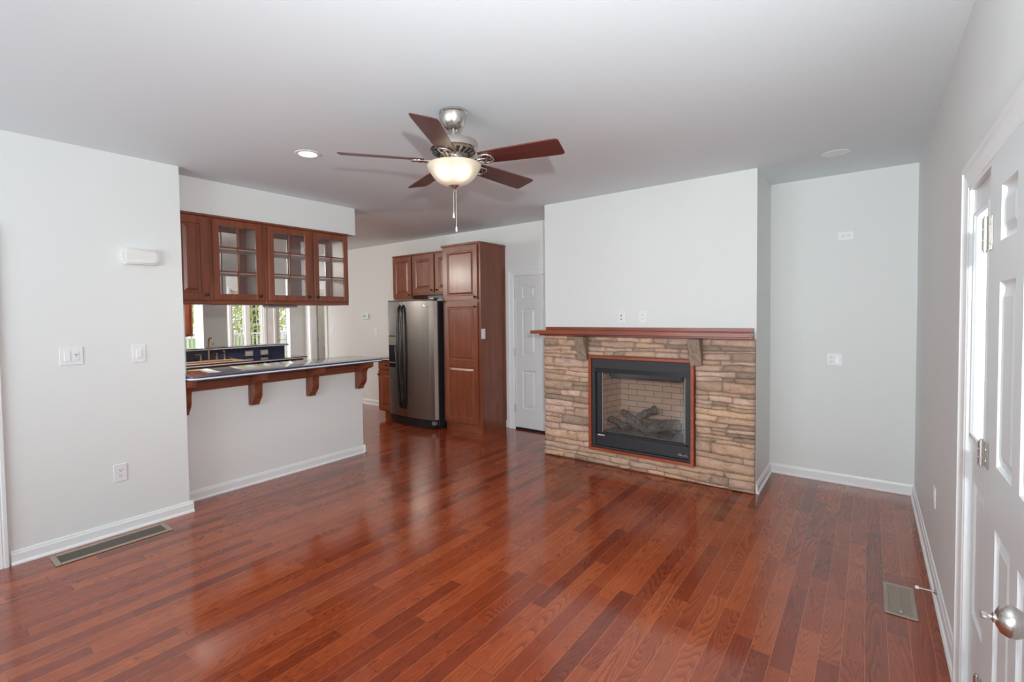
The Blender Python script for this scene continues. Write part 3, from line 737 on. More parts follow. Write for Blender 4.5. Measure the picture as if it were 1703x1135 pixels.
# refrigerator
rf = thing('refrigerator', (-4.96, 4.9, 0), 'stainless side-by-side refrigerator with black sides and curved doors', 'refrigerator')
FXa, FXb = -5.478, -4.560
MB().box(FXa+0.005, FXb-0.004, 4.665, 5.25, 0.03, 1.742, 0.006).build('body', M_BLACK, rf)
def bow(x): f = (x-(FXa+FXb)/2)/((FXb-FXa)/2); return 4.582-0.052*(1-f*f)
def fdoor(xa, xb, z0, z1):
    n = 14; xs = [xa+(xb-xa)*i/n for i in range(n+1)]
    poly = [(x, bow(x)) for x in xs]+[(xb, 4.655), (xa, 4.655)]
    return MB().prism(poly, flat(0), z0, z1, 0.004, 2).build('door', M_STEEL, rf, 35)
split = -5.128
dl = fdoor(FXa, split-0.004, 0.128, 1.742); dr = fdoor(split+0.004, FXb, 0.128, 1.742)
for dd, xa, xb in ((dl, FXa, split-0.004), (dr, split+0.004, FXb)):
    n = 14; xs = [xa+(xb-xa)*i/n for i in range(n+1)]
    MB().prism([(x, bow(x)-0.002) for x in xs]+[(xb, 4.657), (xa, 4.657)], flat(0), 1.742, 1.764, 0.003).build('top_cap', M_BLACK, dd, 35)
MB().box(FXb-0.001, FXb+0.0015, 4.586, 4.652, 0.130, 1.740).build('bright_side_edge', M_EDGE, dr)
def handle(parent, x):
    pts = [(x, bow(x)+0.004, 0.245)]
    for i in range(0, 13):
        f = i/12; pts.append((x, bow(x)-0.030-0.034*math.sin(PI*f), 0.285+1.365*f))
    pts.append((x, bow(x)+0.004, 1.690))
    MB().tube(pts, [0.018]+[0.021]*13+[0.018], 12, 0.9).build('handle', M_BLKPL, parent, 50)
handle(dl, split-0.040); handle(dr, split+0.040)
DX0, DX1 = -5.445, -5.250
yb = bow(-5.35)-0.002
m = MB().box(DX0, DX1, yb-0.006, yb+0.03, 0.805, 1.262, 0.008, 2).build('ice_dispenser', M_BLKPL, dl)
MB().box(DX0+0.010, DX1-0.010, yb-0.010, yb-0.003, 1.125, 1.248, 0.004).build('control_panel', plain('control_grey', lin(150, 152, 138), 0.3, 0.4), m)
MB().box(DX0+0.012, DX1-0.010, yb-0.0085, yb-0.004, 0.868, 0.884, 0.002).build('drip_tray', M_GRAYM, m)
MB().tube([(DX1-0.062, yb-0.010, 1.105), (DX1-0.045, yb-0.010, 0.99), (DX1-0.036, yb-0.010, 0.885)], 0.004, 8).build('paddle', M_GRAYM, m)
MB().prism([(0.052*math.cos(t), 0.012*math.sin(t)) for t in [2*PI*i/28 for i in range(28)]], lambda u, v, w: (-4.712+u, bow(-4.712)-0.002-w, 1.668+v), 0, 0.003, 0.001).prism([(0.020*math.cos(t), 0.016*math.sin(t)) for t in [2*PI*i/20 for i in range(20)]], lambda u, v, w: (-4.712+u, bow(-4.712)-0.003-w, 1.675+v), 0, 0.004, 0.001).build('oval_badge', M_EDGE, dr, 40)
n = 14; xs = [FXa+0.01+(FXb-FXa-0.02)*i/n for i in range(n+1)]
m = MB().prism([(x, bow(x)+0.012) for x in xs]+[(FXb-0.01, 4.664), (FXa+0.01, 4.664)], flat(0), 0.004, 0.120, 0.004)
g = m.build('base_grille', M_BLKPL, rf, 35)
MB().box(FXb-0.055, FXb+0.004, 4.572, 4.63, 0.062, 0.110, 0.004).build('hinge_cover', M_GRAYM, g)
MB().box(FXb-0.05, FXb-0.004, 4.67, 5.2, 0.002, 0.03).build('roller_cover', M_BLKPL, rf)
MB().box(FXb-0.085, FXb-0.020, 4.60, 4.71, 1.764, 1.785, 0.004).build('top_hinge', M_GRAYM, rf)

# base cabinet left of the refrigerator and its worktop
bc = thing('base_cabinet', (-5.65, 5.0, 0), 'cherry base cabinet with one drawer, left of the refrigerator', 'cabinet')
MB().box(-5.862, -5.490, 4.700, YN-0.002, 0.10, 0.882).build('carcass', M_CHERRY, bc)
MB().box(-5.800, -5.490, 4.760, YN-0.002, 0, 0.10).build('toe_kick', M_CHERRYX, bc)
d = MB().panel(faceNY(4.700), (-5.852, -5.500, 0.745, 0.868), [(-5.815, -5.537, 0.775, 0.838)], 0.018, [(0.006, 0.014), (0.016, 0.017)]).build('drawer', M_CHERRYX, bc); knob(d, (-5.66, 4.682, 0.806), (0, -1, 0))
d = cab_door(faceNY(4.700), -5.852, -5.500, 0.125, 0.725, bc, 0.05); knob(d, (-5.835, 4.682, 0.66), (0, -1, 0))

# ------------------------------------------------------------------ breakfast bar
def rounded(x0, x1, y0, y1, rs, n=8):
    pts = []
    for (cx, cy, a0), r in zip(((x1, y1, 0), (x0, y1, 90), (x0, y0, 180), (x1, y0, 270)), rs):
        sx = -1 if cx == x1 else 1; sy = -1 if cy == y1 else 1
        for i in range(n+1):
            a = R(a0+90*i/n); pts.append((cx+sx*r+r*math.cos(a), cy+sy*r+r*math.sin(a)))
    return pts
def layered(name, label, poly, z0, z1, b0, b1):
    """granite top with a pale band let into its edge"""
    xs = [p[0] for p in poly]; ys = [p[1] for p in poly]
    o = thing(name, ((min(xs)+max(xs))/2, (min(ys)+max(ys))/2, z0), label, 'countertop')
    MB().prism(poly, flat(0), b1, z1, 0.005, 3).build('top_slab', M_GRANITE, o, 50)
    MB().prism(poly, flat(0), b0, b1).build('edge_band', M_BAND, o, 50)['label'] = 'pale band along the edge'
    MB().prism(poly, flat(0), z0, b0, 0.004, 2).build('under_slab', M_GRANITE, o, 50)
    return o
layered('bar_countertop', 'long polished dark blue granite countertop on the breakfast bar', rounded(-4.82, -4.195, 1.490, 3.475, (0.11, 0.08, 0.004, 0.09)), 1.046, 1.081, 1.056, 1.068)
layered('granite_worktop', 'short dark granite worktop beside the refrigerator', rounded(-5.885, -5.490, 4.660, YN-0.002, (0.003,)*4, 2), 0.884, 0.916, 0.890, 0.905)
tag(MB().box(XB+0.001, XB+0.022, 1.488, 3.338, 0.930, 1.045, 0.002).build('apron_board', M_CHERRYY), 'cherry wood apron board under the breakfast bar countertop', 'board')
cp = [(XB+0.001, 1.044), (-4.243, 1.044), (-4.243, 1.014), (-4.246, 1.002), (-4.254, 0.993), (-4.266, 0.988), (-4.282, 0.988), (-4.288, 0.980), (-4.300, 0.981), (-4.322, 0.977), (-4.342, 0.966), (-4.357, 0.948), (-4.364, 0.926), (-4.364, 0.900), (-4.360, 0.872), (-4.362, 0.844), (-4.372, 0.818), (-4.388, 0.798), (-4.404, 0.788), (-4.404, 0.776), (-4.422, 0.772), (-4.424, 0.745), (XB+0.001, 0.745)]
for y, lb in ((1.492, 'carved cherry corbel under the bar, half hidden by the left wall'), (2.083, 'carved cherry corbel under the bar, second from the left wall'), (2.662, 'carved cherry corbel under the bar, second from its free end'), (3.256, 'carved cherry corbel at the free right end of the bar')):
    m = MB(); m.prism([(max(x, XB+0.0285), z) for x, z in cp], lambda u, v, w_: (u, w_, v), y, y+0.074, 0.004, 2)
    m.box(XB+0.001, XB+0.029, y-0.004, y+0.078, 0.742, 0.928, 0.003)
    tag(m.build('bar_corbel', M_CHERRY, None, 25), lb, 'corbel', 'wooden corbels under the breakfast bar')

# hanging cabinets over the bar
CX0, CX1 = -4.800, -4.488
def hang(y0, y1, doors, label, solid, knobs):
    o = thing('hanging_cabinet', ((CX0+CX1)/2, (y0+y1)/2, 1.67), label, 'cabinet', 'cabinets hung over the bar')
    m = MB().box(CX0, CX1, y0, y0+0.018, 1.70, 2.425).box(CX0, CX1, y1-0.018, y1, 1.70, 2.425).box(CX0, CX1, y0+0.018, y1-0.018, 2.407, 2.425).box(CX0, CX1, y0+0.018, y1-0.018, 1.70, 1.716)
    m.build('carcass', M_CABIN if not solid else M_CHERRY, o)
    edges = [y0]+[q for p in doors for q in p]+[y1]
    f = MB()
    for X in ((CX1, CX1+0.004), (CX0-0.004, CX0)):
        for i in range(0, len(edges), 2):
            if edges[i+1]-edges[i] > 0.002: f.box(X[0], X[1], edges[i]-0.012*(i > 0), edges[i+1]+0.012*(i < len(edges)-2), 1.70, 2.425)
        xs_ = (X[0], X[1]-0.0006) if X[0] == CX1 else (X[0]+0.0006, X[1])
        for a_, b_ in doors: f.box(*xs_, a_+0.0125, b_-0.0125, 2.385, 2.4245).box(*xs_, a_+0.0125, b_-0.0125, 1.7005, 1.725)
    f.build('face_frame', M_CHERRY, o)
    MB().box(CX0-0.006, CX1+0.010, y0, y1, 1.670, 1.700, 0.003).build('light_rail', M_CHERRYY, o)
    MB().box(CX0-0.020, CX1+0.024, y0, y1, 2.425, 2.4445, 0.003).build('crown_strip', M_CHERRYY, o)
    if y1 > 3.1: MB().box(CX0, CX1+0.004, y1, y1+0.004, 1.70, 2.425).build('end_panel', M_CHERRY, o)
    for (a, b), kside in zip(doors, knobs):
        ky = b-0.024 if kside == 'R' else a+0.024
        if solid:
            d = cab_door(faceX(CX1+0.004), a, b, 1.708, 2.414, o, 0.055)
            knob(d, (CX1+0.024, ky, 1.752), (1, 0, 0)); continue
        for xo, front in ((CX1+0.004, True), (CX0-0.024, False)):
            m = MB(); st = 0.054; x1 = xo+0.020
            m.box(xo, x1, a, a+st, 1.708, 2.414, 0.003).box(xo, x1, b-st, b, 1.708, 2.414, 0.003).box(xo, x1, a+st, b-st, 2.360, 2.414, 0.002).box(xo, x1, a+st, b-st, 1.708, 1.762, 0.002)
            yc = (a+b)/2
            m.box(xo+0.003, x1-0.002, yc-0.006, yc+0.006, 1.76, 2.362, 0.002)
            for z in (1.962, 2.175): m.box(xo+0.003, x1-0.002, a+st-0.002, b-st+0.002, z-0.006, z+0.006, 0.002)
            d = m.build('door', M_CHERRY, o)
            MB().box(xo+0.006, xo+0.0095, a+st-0.004, b-st+0.004, 1.758, 2.364).build('pane', M_CABGLASS, d)
            if front: knob(d, (x1, ky, 1.752), (1, 0, 0))
            else: knob(d, (xo, ky, 1.752), (-1, 0, 0))
    if not solid:
        for z in (1.95, 2.165): MB().box(CX0+0.01, CX1-0.01, y0+0.019, y1-0.019, z-0.004, z+0.004).build('shelf', M_CABIN, o)
    return o
hang(1.490, 1.786, [(1.500, 1.768)], 'solid-door cherry cabinet over the bar, beside the left wall', True, ['R'])
hang(1.787, 2.268, [(1.805, 2.235)], 'glass-door cherry cabinet over the bar, between solid and double units', False, ['R'])
hang(2.269, 3.196, [(2.300, 2.732), (2.780, 3.184)], 'double glass-door cherry cabinet over the bar, at the free end', False, ['R', 'L'])
uc = thing('under_cabinet_light', (-4.65, 2.5, 1.67), 'slim grey fluorescent light under the glass-door bar cabinets', 'light')
MB().box(-4.70, -4.60, 2.345, 2.660, 1.652, 1.669, 0.004).build('housing', M_GRAYM, uc)
MB().tube([(-4.625, 2.325, 1.647), (-4.625, 2.675, 1.647)], 0.0085, 10).build('tube', M_TUBE, uc, 40)

# ------------------------------------------------------------------ sink counter
KX = -7.10
sk = thing('sink_cabinet', (-7.4, 2.6, 0), 'cherry base cabinet under the sink, seen over the bar', 'cabinet')
MB().box(KX-0.05, KX-0.03, 1.63, 3.45, 0.10, 0.880).box(SINKX+0.002, KX-0.05, 1.63, 1.648, 0.10, 0.880).box(SINKX+0.002, KX-0.05, 3.432, 3.45, 0.10, 0.880).box(SINKX+0.002, KX-0.05, 1.648, 3.432, 0.10, 0.118).build('carcass', M_CHERRYY, sk)
MB().box(SINKX+0.002, KX-0.09, 1.63, 3.45, 0, 0.10).build('toe_kick', M_CHERRYY, sk)
d = cab_door(faceX(KX-0.03), 1.70, 2.55, 0.13, 0.86, sk); d = cab_door(faceX(KX-0.03), 2.58, 3.43, 0.13, 0.86, sk)
dw = thing('dishwasher', (-7.4, 3.75, 0), 'black dishwasher built under the sink counter', 'dishwasher')
MB().box(SINKX+0.002, KX-0.02, 3.455, 4.055, 0.01, 0.874).build('body', M_BLKPL, dw)
MB().box(KX-0.02, KX-0.005, 3.458, 4.052, 0.12, 0.73, 0.004).build('door', M_BLACK, dw)
cpn = MB().box(KX-0.02, KX-0.003, 3.458, 4.052, 0.735, 0.872, 0.004).build('control_panel', M_BLKPL, dw)
for y in (3.56, 3.95): MB().lathe([(0.016, 0), (0.016, 0.012), (0.012, 0.016)], (KX-0.003, y, 0.852), 14, (1, 0, 0)).build('knob', M_SATIN, cpn, 40)
tag(MB().box(SINKX+0.002, KX-0.03, 4.058, 4.200, 0, 0.880).build('end_panel_cabinet', M_CHERRY), 'narrow cherry end panel right of the dishwasher', 'cabinet')
SY0, SY1, SX0, SX1 = 2.55, 3.29, -7.56, -7.15
sc_ = thing('sink_countertop', (-7.4, 2.94, 0.882), 'dark granite countertop around the sink behind the bar', 'countertop')
MB().box(SINKX+0.002, SX0, 1.63, 4.250, 0.882, 0.914).box(SX1, KX, 1.63, 4.250, 0.882, 0.914).box(SX0, SX1, 1.63, SY0, 0.882, 0.914).box(SX0, SX1, SY1, 4.250, 0.882, 0.914).build('top_slab', M_GRANITE, sc_)
MB().box(KX, KX+0.003, 1.63, 4.253, 0.886, 0.902).box(SINKX+0.03, KX, 4.250, 4.253, 0.886, 0.902).build('edge_band', M_BAND, sc_)
bs = MB().box(SINKX+0.001, SINKX+0.020, 2.70, 4.215, 0.916, 1.067)
tag(bs.build('granite_backsplash', M_GRANITE), 'dark blue granite backsplash behind the sink', 'backsplash')
layered('granite_ledge', 'raised granite ledge on the half wall behind the sink', rounded(SINKX-0.30, SINKX+0.075, 2.70, 4.270, (0.03, 0.03, 0.004, 0.004)), 1.070, 1.100, 1.074, 1.088)
si = thing('kitchen_sink', (-7.35, 2.92, 0.9), 'beige drop-in kitchen sink set in dark granite', 'sink')
m = MB(); rim = 0.035
a, b, c, d_ = SX0-0.02, SX1+0.02, SY0-0.02, SY1+0.02
for r in ((a, b, c, c+rim), (a, b, d_-rim, d_), (a, a+rim+0.03, c+rim, d_-rim), (b-rim, b, c+rim, d_-rim)): m.box(r[0], r[1], r[2], r[3], 0.915, 0.926, 0.004)
m.build('rim', M_SINK, si)
m = MB().box(SX0+0.006, SX0+0.016, SY0+0.006, SY1-0.006, 0.73, 0.915).box(SX1-0.016, SX1-0.006, SY0+0.006, SY1-0.006, 0.73, 0.915).box(SX0+0.016, SX1-0.016, SY0+0.006, SY0+0.016, 0.73, 0.915).box(SX0+0.016, SX1-0.016, SY1-0.016, SY1-0.006, 0.73, 0.915).box(SX0+0.006, SX1-0.006, SY0+0.006, SY1-0.006, 0.72, 0.73)
m.build('basin', M_SINK, si)
fa = thing('kitchen_faucet', (-7.63, 2.975, 0.915), 'antique brass gooseneck faucet behind the kitchen sink', 'faucet')
FX = -7.625
MB().box(FX-0.028, FX+0.028, 2.855, 3.115, 0.915, 0.934, 0.008, 2).build('deck_plate', M_BRASS, fa)
pts = [(FX, 2.985, 0.93), (FX, 2.985, 1.02), (FX, 2.985, 1.17)]
for i in range(1, 13):
    t = PI*(1-i/12*1.05); pts.append((FX+0.072+0.072*math.cos(t), 2.985, 1.185+0.075*math.sin(t)))
pts.append((FX+0.146, 2.985, 1.150))
MB().tube(pts, [0.016, 0.012, 0.010]+[0.0095]*12+[0.012], 12).build('spout', M_BRASS, fa, 50)
for y, s in ((2.875, -1), (3.095, 1)):
    h = MB().lathe([(0.017, 0), (0.014, 0.02), (0.012, 0.07), (0.015, 0.085), (0.001, 0.092)], (FX, y, 0.932), 14).tube([(FX, y, 1.012), (FX+0.015, y+s*0.03-0.02, 1.018), (FX+0.02, y+s*0.05-0.04, 1.018)], [0.008, 0.007, 0.006], 8).build('lever_handle', M_BRASS, fa, 40)
sp = thing('sink_sprayer', (FX, 3.205, 0.915), 'brass side sprayer right of the kitchen faucet', 'sprayer')
MB().lathe([(0.022, 0), (0.018, 0.012), (0.012, 0.02), (0.012, 0.07)], (FX, 3.205, 0.915), 14).build('base', M_BRASS, sp, 40)
MB().tube([(FX, 3.205, 0.985), (FX, 3.202, 1.025), (FX+0.02, 3.19, 1.048), (FX+0.055, 3.175, 1.045)], [0.012, 0.014, 0.016, 0.012], 10).build('spray_head', M_BRASS, sp, 40)
tag(MB().lathe([(0.020, 0), (0.018, 0.008), (0.008, 0.014), (0.008, 0.03), (0.014, 0.036), (0.001, 0.045)], (FX, 3.30, 0.915), 14).build('sink_air_gap', M_BRASS, None, 40), 'low brass cap on the sink counter right of the sprayer', 'faucet cap')
ku = thing('wall_cabinet', (-7.58, 2.2, 1.29), 'cherry wall cabinet near the sink, seen below the solid bar cabinet', 'cabinet')
MB().box(SINKX+0.002, -7.432, 1.63, 2.712, 1.295, 2.44).build('carcass', M_CHERRY, ku)
cab_door(faceX(-7.432), 1.66, 2.15, 1.32, 2.42, ku); cab_door(faceX(-7.432), 2.19, 2.668, 1.32, 2.42, ku)

# ------------------------------------------------------------------ wall plates
def plate(m, M, w, h): return m.mbox(M, -w/2, w/2, -h/2, h/2, 0.0005, 0.0065, 0.003, 2)
def frame_at(base, normal, horiz=False):
    bx, by, bz = base
    if normal == 'X': f = lambda u, v, w: (bx+w, by+u, bz+v)
    elif normal == '-X': f = lambda u, v, w: (bx-w, by-u, bz+v)
    else: f = lambda u, v, w: (bx+u, by-w, bz+v)
    return (lambda u, v, w: f(v, u, w)) if horiz else f
def receptacle(parent, M, u, v):
    m = MB(); pts = [(0.0165*math.cos(t)*1.05, max(-0.013, min(0.013, 0.0175*math.sin(t)))) for t in [2*PI*i/24 for i in range(24)]]
    m.prism(pts, lambda a, b, w: M(u+a, v+b, w), 0.0066, 0.0085); r = m.build('receptacle', M_PLATE, parent)
    s = MB(); s.mbox(M, u-0.0075, u-0.0052, v-0.001, v+0.0075, 0.0086, 0.0090).mbox(M, u+0.0052, u+0.0075, v-0.001, v+0.0075, 0.0086, 0.0090)
    s.prism([(0.0026*math.cos(t), 0.0026*math.sin(t)) for t in [2*PI*i/10 for i in range(10)]], lambda a, b, w: M(u+a, v-0.007+b, w), 0.0086, 0.0090)
    s.build('slots', M_SLOT, r)
def rocker(parent, M, u, v=0.0):
    MB().mbox(M, u-0.0168, u+0.0168, v-0.0335, v+0.0335, 0.0066, 0.0082, 0.001).build('rocker_frame', M_TRIM, parent)
    m = MB(); m.prism([(-0.031, 0.0083), (0.031, 0.0083), (0.031, 0.0100), (0, 0.0115), (-0.031, 0.0135)], lambda a, b, w: M(u+w, v+a, b), -0.0145, 0.0145, 0.0008, 1)
    m.build('rocker', M_PLATE, parent)
def toggle(parent, M, u, v=0.0):
    MB().mbox(M, u-0.005, u+0.005, v-0.012, v+0.012, 0.0066, 0.0078).mbox(M, u-0.0035, u+0.0035, v, v+0.010, 0.0078, 0.017, 0.001).build('toggle', M_PLATE, parent)
def wallplate(name, pos, normal, label, cat, kind, horiz=False, mat=None, w=None, h=0.118, group=None):
    o = thing(name, pos, label, cat, group); M = frame_at(pos, normal, horiz)
    gangs = 2 if kind in ('rocker+lever', 'duplex+rocker', 'two') else 1
    W_ = w or (0.073 if gangs == 1 else 0.120)
    plate(MB(), M, W_, h).build('face_plate', mat or M_PLATE, o)
    if kind == 'duplex': receptacle(o, M, 0, 0.0195); receptacle(o, M, 0, -0.0195)
    elif kind == 'rocker': rocker(o, M, 0)
    elif kind == 'toggle': toggle(o, M, 0)
    elif kind == 'two': rocker(o, M, -0.023); rocker(o, M, 0.023)
    elif kind == 'rocker+lever':
        rocker(o, M, -0.023)
        MB().mbox(M, 0.0065, 0.0395, -0.033, 0.033, 0.0066, 0.009, 0.001).build('fan_control', M_PLATE, o)
        MB().mbox(M, 0.012, 0.036, 0.008, 0.0125, 0.009, 0.012, 0.001).mbox(M, 0.0215, 0.0255, -0.006, 0.009, 0.009, 0.012, 0.001).build('slide_lever', M_GRAYM, o)
    elif kind == 'duplex+rocker': receptacle(o, M, -0.023, 0.0195); receptacle(o, M, -0.023, -0.0195); rocker(o, M, 0.023)
    elif kind == 'jacks':
        for v, r in ((0.018, 0.0065), (-0.018, 0.0055)):
            MB().lathe([(r, 0), (r, 0.003), (r*0.4, 0.004), (r*0.4, 0.007)], M(0, v, 0.0066), 12, (0, -1, 0)).build('jack', M_SLOT, o)
    return o
wallplate('wall_outlet', (XL, 1.041, 0.437), 'X', 'white outlet low on the left wall above the long floor register', 'outlet', 'duplex', w=0.080, h=0.128)
wallplate('light_switch', (XL, 0.795, 1.304), 'X', 'two-gang white switch plate with fan lever on the left wall', 'light switch', 'rocker+lever', w=0.124, h=0.122)
wallplate('light_switch', (XL, 1.180, 1.294), 'X', 'single white rocker switch below the door chime on the left wall', 'light switch', 'rocker', w=0.084, h=0.128)
wallplate('cable_jack_plate', (-1.926, YF, 1.504), '-Y', 'white plate with two round jacks above the mantel', 'wall plate', 'jacks', w=0.070, h=0.110)
wallplate('wall_outlet', (-1.711, YF, 1.506), '-Y', 'white outlet above the mantel, right of the jack plate', 'outlet', 'duplex', w=0.076, h=0.124)
wallplate('wall_outlet', (-0.164, YN, 2.198), '-Y', 'white sideways outlet high on the alcove wall', 'outlet', 'duplex', horiz=True, w=0.078, h=0.112)
wallplate('outlet_switch_plate', (-0.237, YN, 1.106), '-Y', 'white two-gang plate with outlet and rocker on the alcove wall', 'outlet', 'duplex+rocker', w=0.118, h=0.112)
wallplate('wall_outlet', (XR, 3.72, 0.470), '-X', 'white outlet low on the right wall beyond the entry door', 'outlet', 'duplex', w=0.080, h=0.120)
wallplate('light_switch', (PX1, 4.782, 1.300), 'X', 'white switch plate on the side of the pantry cabinet', 'light switch', 'rocker', w=0.078, h=0.130)
wallplate('light_switch', (-6.638, YN, 1.281), '-Y', 'white switch on the kitchen wall below the thermostat', 'light switch', 'rocker', w=0.072, h=0.115)
wallplate('light_switch', (-7.917, YN, 1.305), '-Y', 'white switch on the kitchen wall beside the grey door', 'light switch', 'rocker', w=0.085, h=0.115)
wallplate('phone_jack_plate', (-6.276, YN, 2.037), '-Y', 'faint white plate on the wall left of the tall wall cabinet', 'wall plate', 'two', w=0.110, h=0.130)
wallplate('light_switch', (XK, 5.04, 1.332), 'X', 'white switch on the narrow wall between patio and grey doors', 'light switch', 'toggle', w=0.080, h=0.120)
wallplate('light_switch', (XS, 6.43, 1.26), 'X', 'white switch beside the sunroom window, seen over the sink', 'light switch', 'toggle', w=0.075, h=0.120)
wallplate('backsplash_outlet', (SINKX+0.0205, 3.620, 0.978), 'X', 'beige outlet on the backsplash nearest the faucet', 'outlet', 'duplex', horiz=True, mat=M_ALMOND, w=0.086, h=0.125)
wallplate('backsplash_outlet', (SINKX+0.0205, 3.865, 0.979), 'X', 'beige outlet on the backsplash nearest its right end', 'outlet', 'duplex', horiz=True, mat=M_ALMOND, w=0.086, h=0.125)
th = thing('thermostat', (-6.90, YN, 1.541), 'small white thermostat with green display on the kitchen wall', 'thermostat')
MB().box(-6.985, -6.815, YN-0.028, YN-0.001, 1.493, 1.589, 0.006, 2).build('housing', M_PLATE, th); MB().box(-6.955, -6.870, YN-0.030, YN-0.0285, 1.520, 1.572, 0.001).build('display', M_GREEN, th)
chm = thing('door_chime', (XL, 1.205, 2.01), 'ivory door chime box with rounded ends on the left wall', 'door chime')
def stad(y0, y1, z0, z1, bul):
    pts = []; n = 8; zc = (z0+z1)/2; h = (z1-z0)/2
    for i in range(n+1):
        t = -1+2*i/n; pts.append((y1-bul*t*t, zc+h*t))
    for i in range(n+1):
        t = 1-2*i/n; pts.append((y0+bul*t*t, zc+h*t))
    return pts
MB().prism(stad(1.092, 1.324, 1.950, 2.066, 0.016), faceX(XL), 0.001, 0.034, 0.008, 3).build('housing', M_CHIME, chm, 40)
MB().prism(stad(1.112, 1.304, 1.962, 2.054, 0.012), faceX(XL), 0.034, 0.042, 0.004, 2).build('cover', M_CHIME, chm, 40)

# ------------------------------------------------------------------ floor registers, door stop
def register(x0, x1, y0, y1, label, fr, n_long, div, along_y=True):
    o = thing('floor_register', ((x0+x1)/2, (y0+y1)/2, 0), label, 'floor register', 'floor heating registers')
    m = MB()
    for r in ((x0, x1, y0, y0+fr), (x0, x1, y1-fr, y1), (x0, x0+fr, y0+fr, y1-fr), (x1-fr, x1, y0+fr, y1-fr)): m.box(r[0], r[1], r[2], r[3], 0.0005, 0.007, 0.003)
    m.build('rim', M_VENT, o)
    MB().box(x0+fr, x1-fr, y0+fr, y1-fr, 0.0005, 0.0012).build('duct_opening', M_DARK, o)
    m = MB()
    a, b, c, d_ = x0+fr, x1-fr, y0+fr, y1-fr
    if along_y:
        for i in range(n_long): x = a+(b-a)*(i+0.5)/n_long; m.box(x-0.0032, x+0.0032, c, d_, 0.0013, 0.0048)
        for i in range(1, div): y = c+(d_-c)*i/div; m.box(a, b, y-0.0022, y+0.0022, 0.0013, 0.0062)
    else:
        for i in range(n_long): y = c+(d_-c)*(i+0.5)/n_long; m.box(a, b, y-0.0034, y+0.0034, 0.0013, 0.0050)
        for i in range(1, div): x = a+(b-a)*i/div; m.box(x-0.0025, x+0.0025, c, d_, 0.0013, 0.0062)
    m.build('louvers', M_VENTD if along_y else M_VENT, o)
    return o
register(-4.176, -3.983, 0.630, 1.280, 'long brown floor register along the left wall', 0.030, 14, 10)
o = register(0.076, 0.209, 3.138, 3.492, 'short tan floor register near the right wall', 0.022, 26, 2, False)
MB().box(0.135, 0.150, 3.165, 3.185, 0.005, 0.012, 0.002).build('damper_lever', M_SATIN, o)
ds = thing('door_stop', (XR, 3.43, 0.045), 'white-tipped rigid door stop on the right baseboard', 'door stop')
MB().lathe([(0.014, 0), (0.012, 0.005), (0.0045, 0.010), (0.0045, 0.070)], (XR-0.0145, 3.43, 0.045), 12, (-1, 0, 0)).build('rod', M_SATIN, ds, 40)
MB().lathe([(0.007, 0), (0.009, 0.003), (0.009, 0.012), (0.006, 0.016)], (XR-0.083, 3.43, 0.045), 12, (-1, 0, 0)).build('tip', M_PLATE, ds, 40)

# ------------------------------------------------------------------ recessed lights
def downlight(x, y, r, lit, label):
    o = thing('recessed_light', (x, y, CH), label, 'recessed light', 'recessed ceiling lights')
    MB().lathe([(r*0.70, -0.001), (r*0.74, -0.006), (r*0.97, -0.004), (r, -0.001)], (x, y, CH), 40).build('trim_ring', M_TRIM, o, 40)
    MB().lathe([(r*0.69, -0.0015), (r*0.66, -0.0055), (r*0.40, -0.0075), (0.001, -0.008)], (x, y, CH), 40).build('lamp', M_BULB if lit else M_OFFLAMP, o, 40)
downlight(-3.221, 1.974, 0.092, True, 'lit recessed ceiling light left of the ceiling fan')
downlight(-0.208, 4.534, 0.092, False, 'unlit recessed ceiling light near the alcove')
lamp('recessed_glow', 'SPOT', (-3.221, 1.974, CH-0.03), 26, (1.0, 0.93, 0.84), (-3.221, 1.974, 0), spot_size=R(150), spot_blend=0.8, shadow_soft_size=0.16)
gl = thing('added_globe_light', (-6.75, 1.90, CH), 'added white globe light filling the kitchen, unseen behind the hanging cabinets', 'added light')  # unseen globe added to brighten the kitchen wall and ceiling
MB().lathe([(0.075, 2.7395), (0.075, 2.715), (0.060, 2.705)], (-6.75, 1.90, 0), 32).cyl((-6.75, 1.90, 2.71), (-6.75, 1.90, 2.62), 0.01).build('canopy', M_NICKEL, gl, 40)
MB().lathe([(0.03, 2.62), (0.075, 2.60), (0.10, 2.55), (0.075, 2.49), (0.03, 2.46), (0.001, 2.455)], (-6.75, 1.90, 0), 32).build('globe', M_BULB, gl, 60)
lamp('kitchen_fill', 'POINT', (-6.75, 1.90, 2.36), 80, (1.0, 0.95, 0.87), None, shadow_soft_size=0.12)  # added fill light just below the unseen globe

# ------------------------------------------------------------------ ceiling fan
fan = thing('ceiling_fan', (FANC.x, FANC.y, CH), 'five-blade ceiling fan with dark wooden blades and lit glass bowl', 'ceiling fan')
fc = (FANC.x, FANC.y, 0)
L = lambda prof, name, mat, par=fan, n=48: MB().lathe(prof, fc, n).build(name, mat, par, 35)
L([(0.082, 2.7395), (0.083, 2.728), (0.078, 2.722), (0.077, 2.708), (0.070, 2.680), (0.056, 2.652), (0.042, 2.640), (0.030, 2.638), (0.026, 2.648)], 'canopy', M_NICKEL)
L([(0.013, 2.67), (0.013, 2.575), (0.020, 2.572), (0.024, 2.566)], 'downrod', M_NICKEL)
mh = L([(0.024, 2.572), (0.080, 2.572), (0.118, 2.568), (0.138, 2.560), (0.142, 2.550), (0.142, 2.518), (0.138, 2.514), (0.130, 2.506), (0.110, 2.495), (0.075, 2.486), (0.055, 2.484)], 'motor_housing', M_NICKEL)
m = MB()
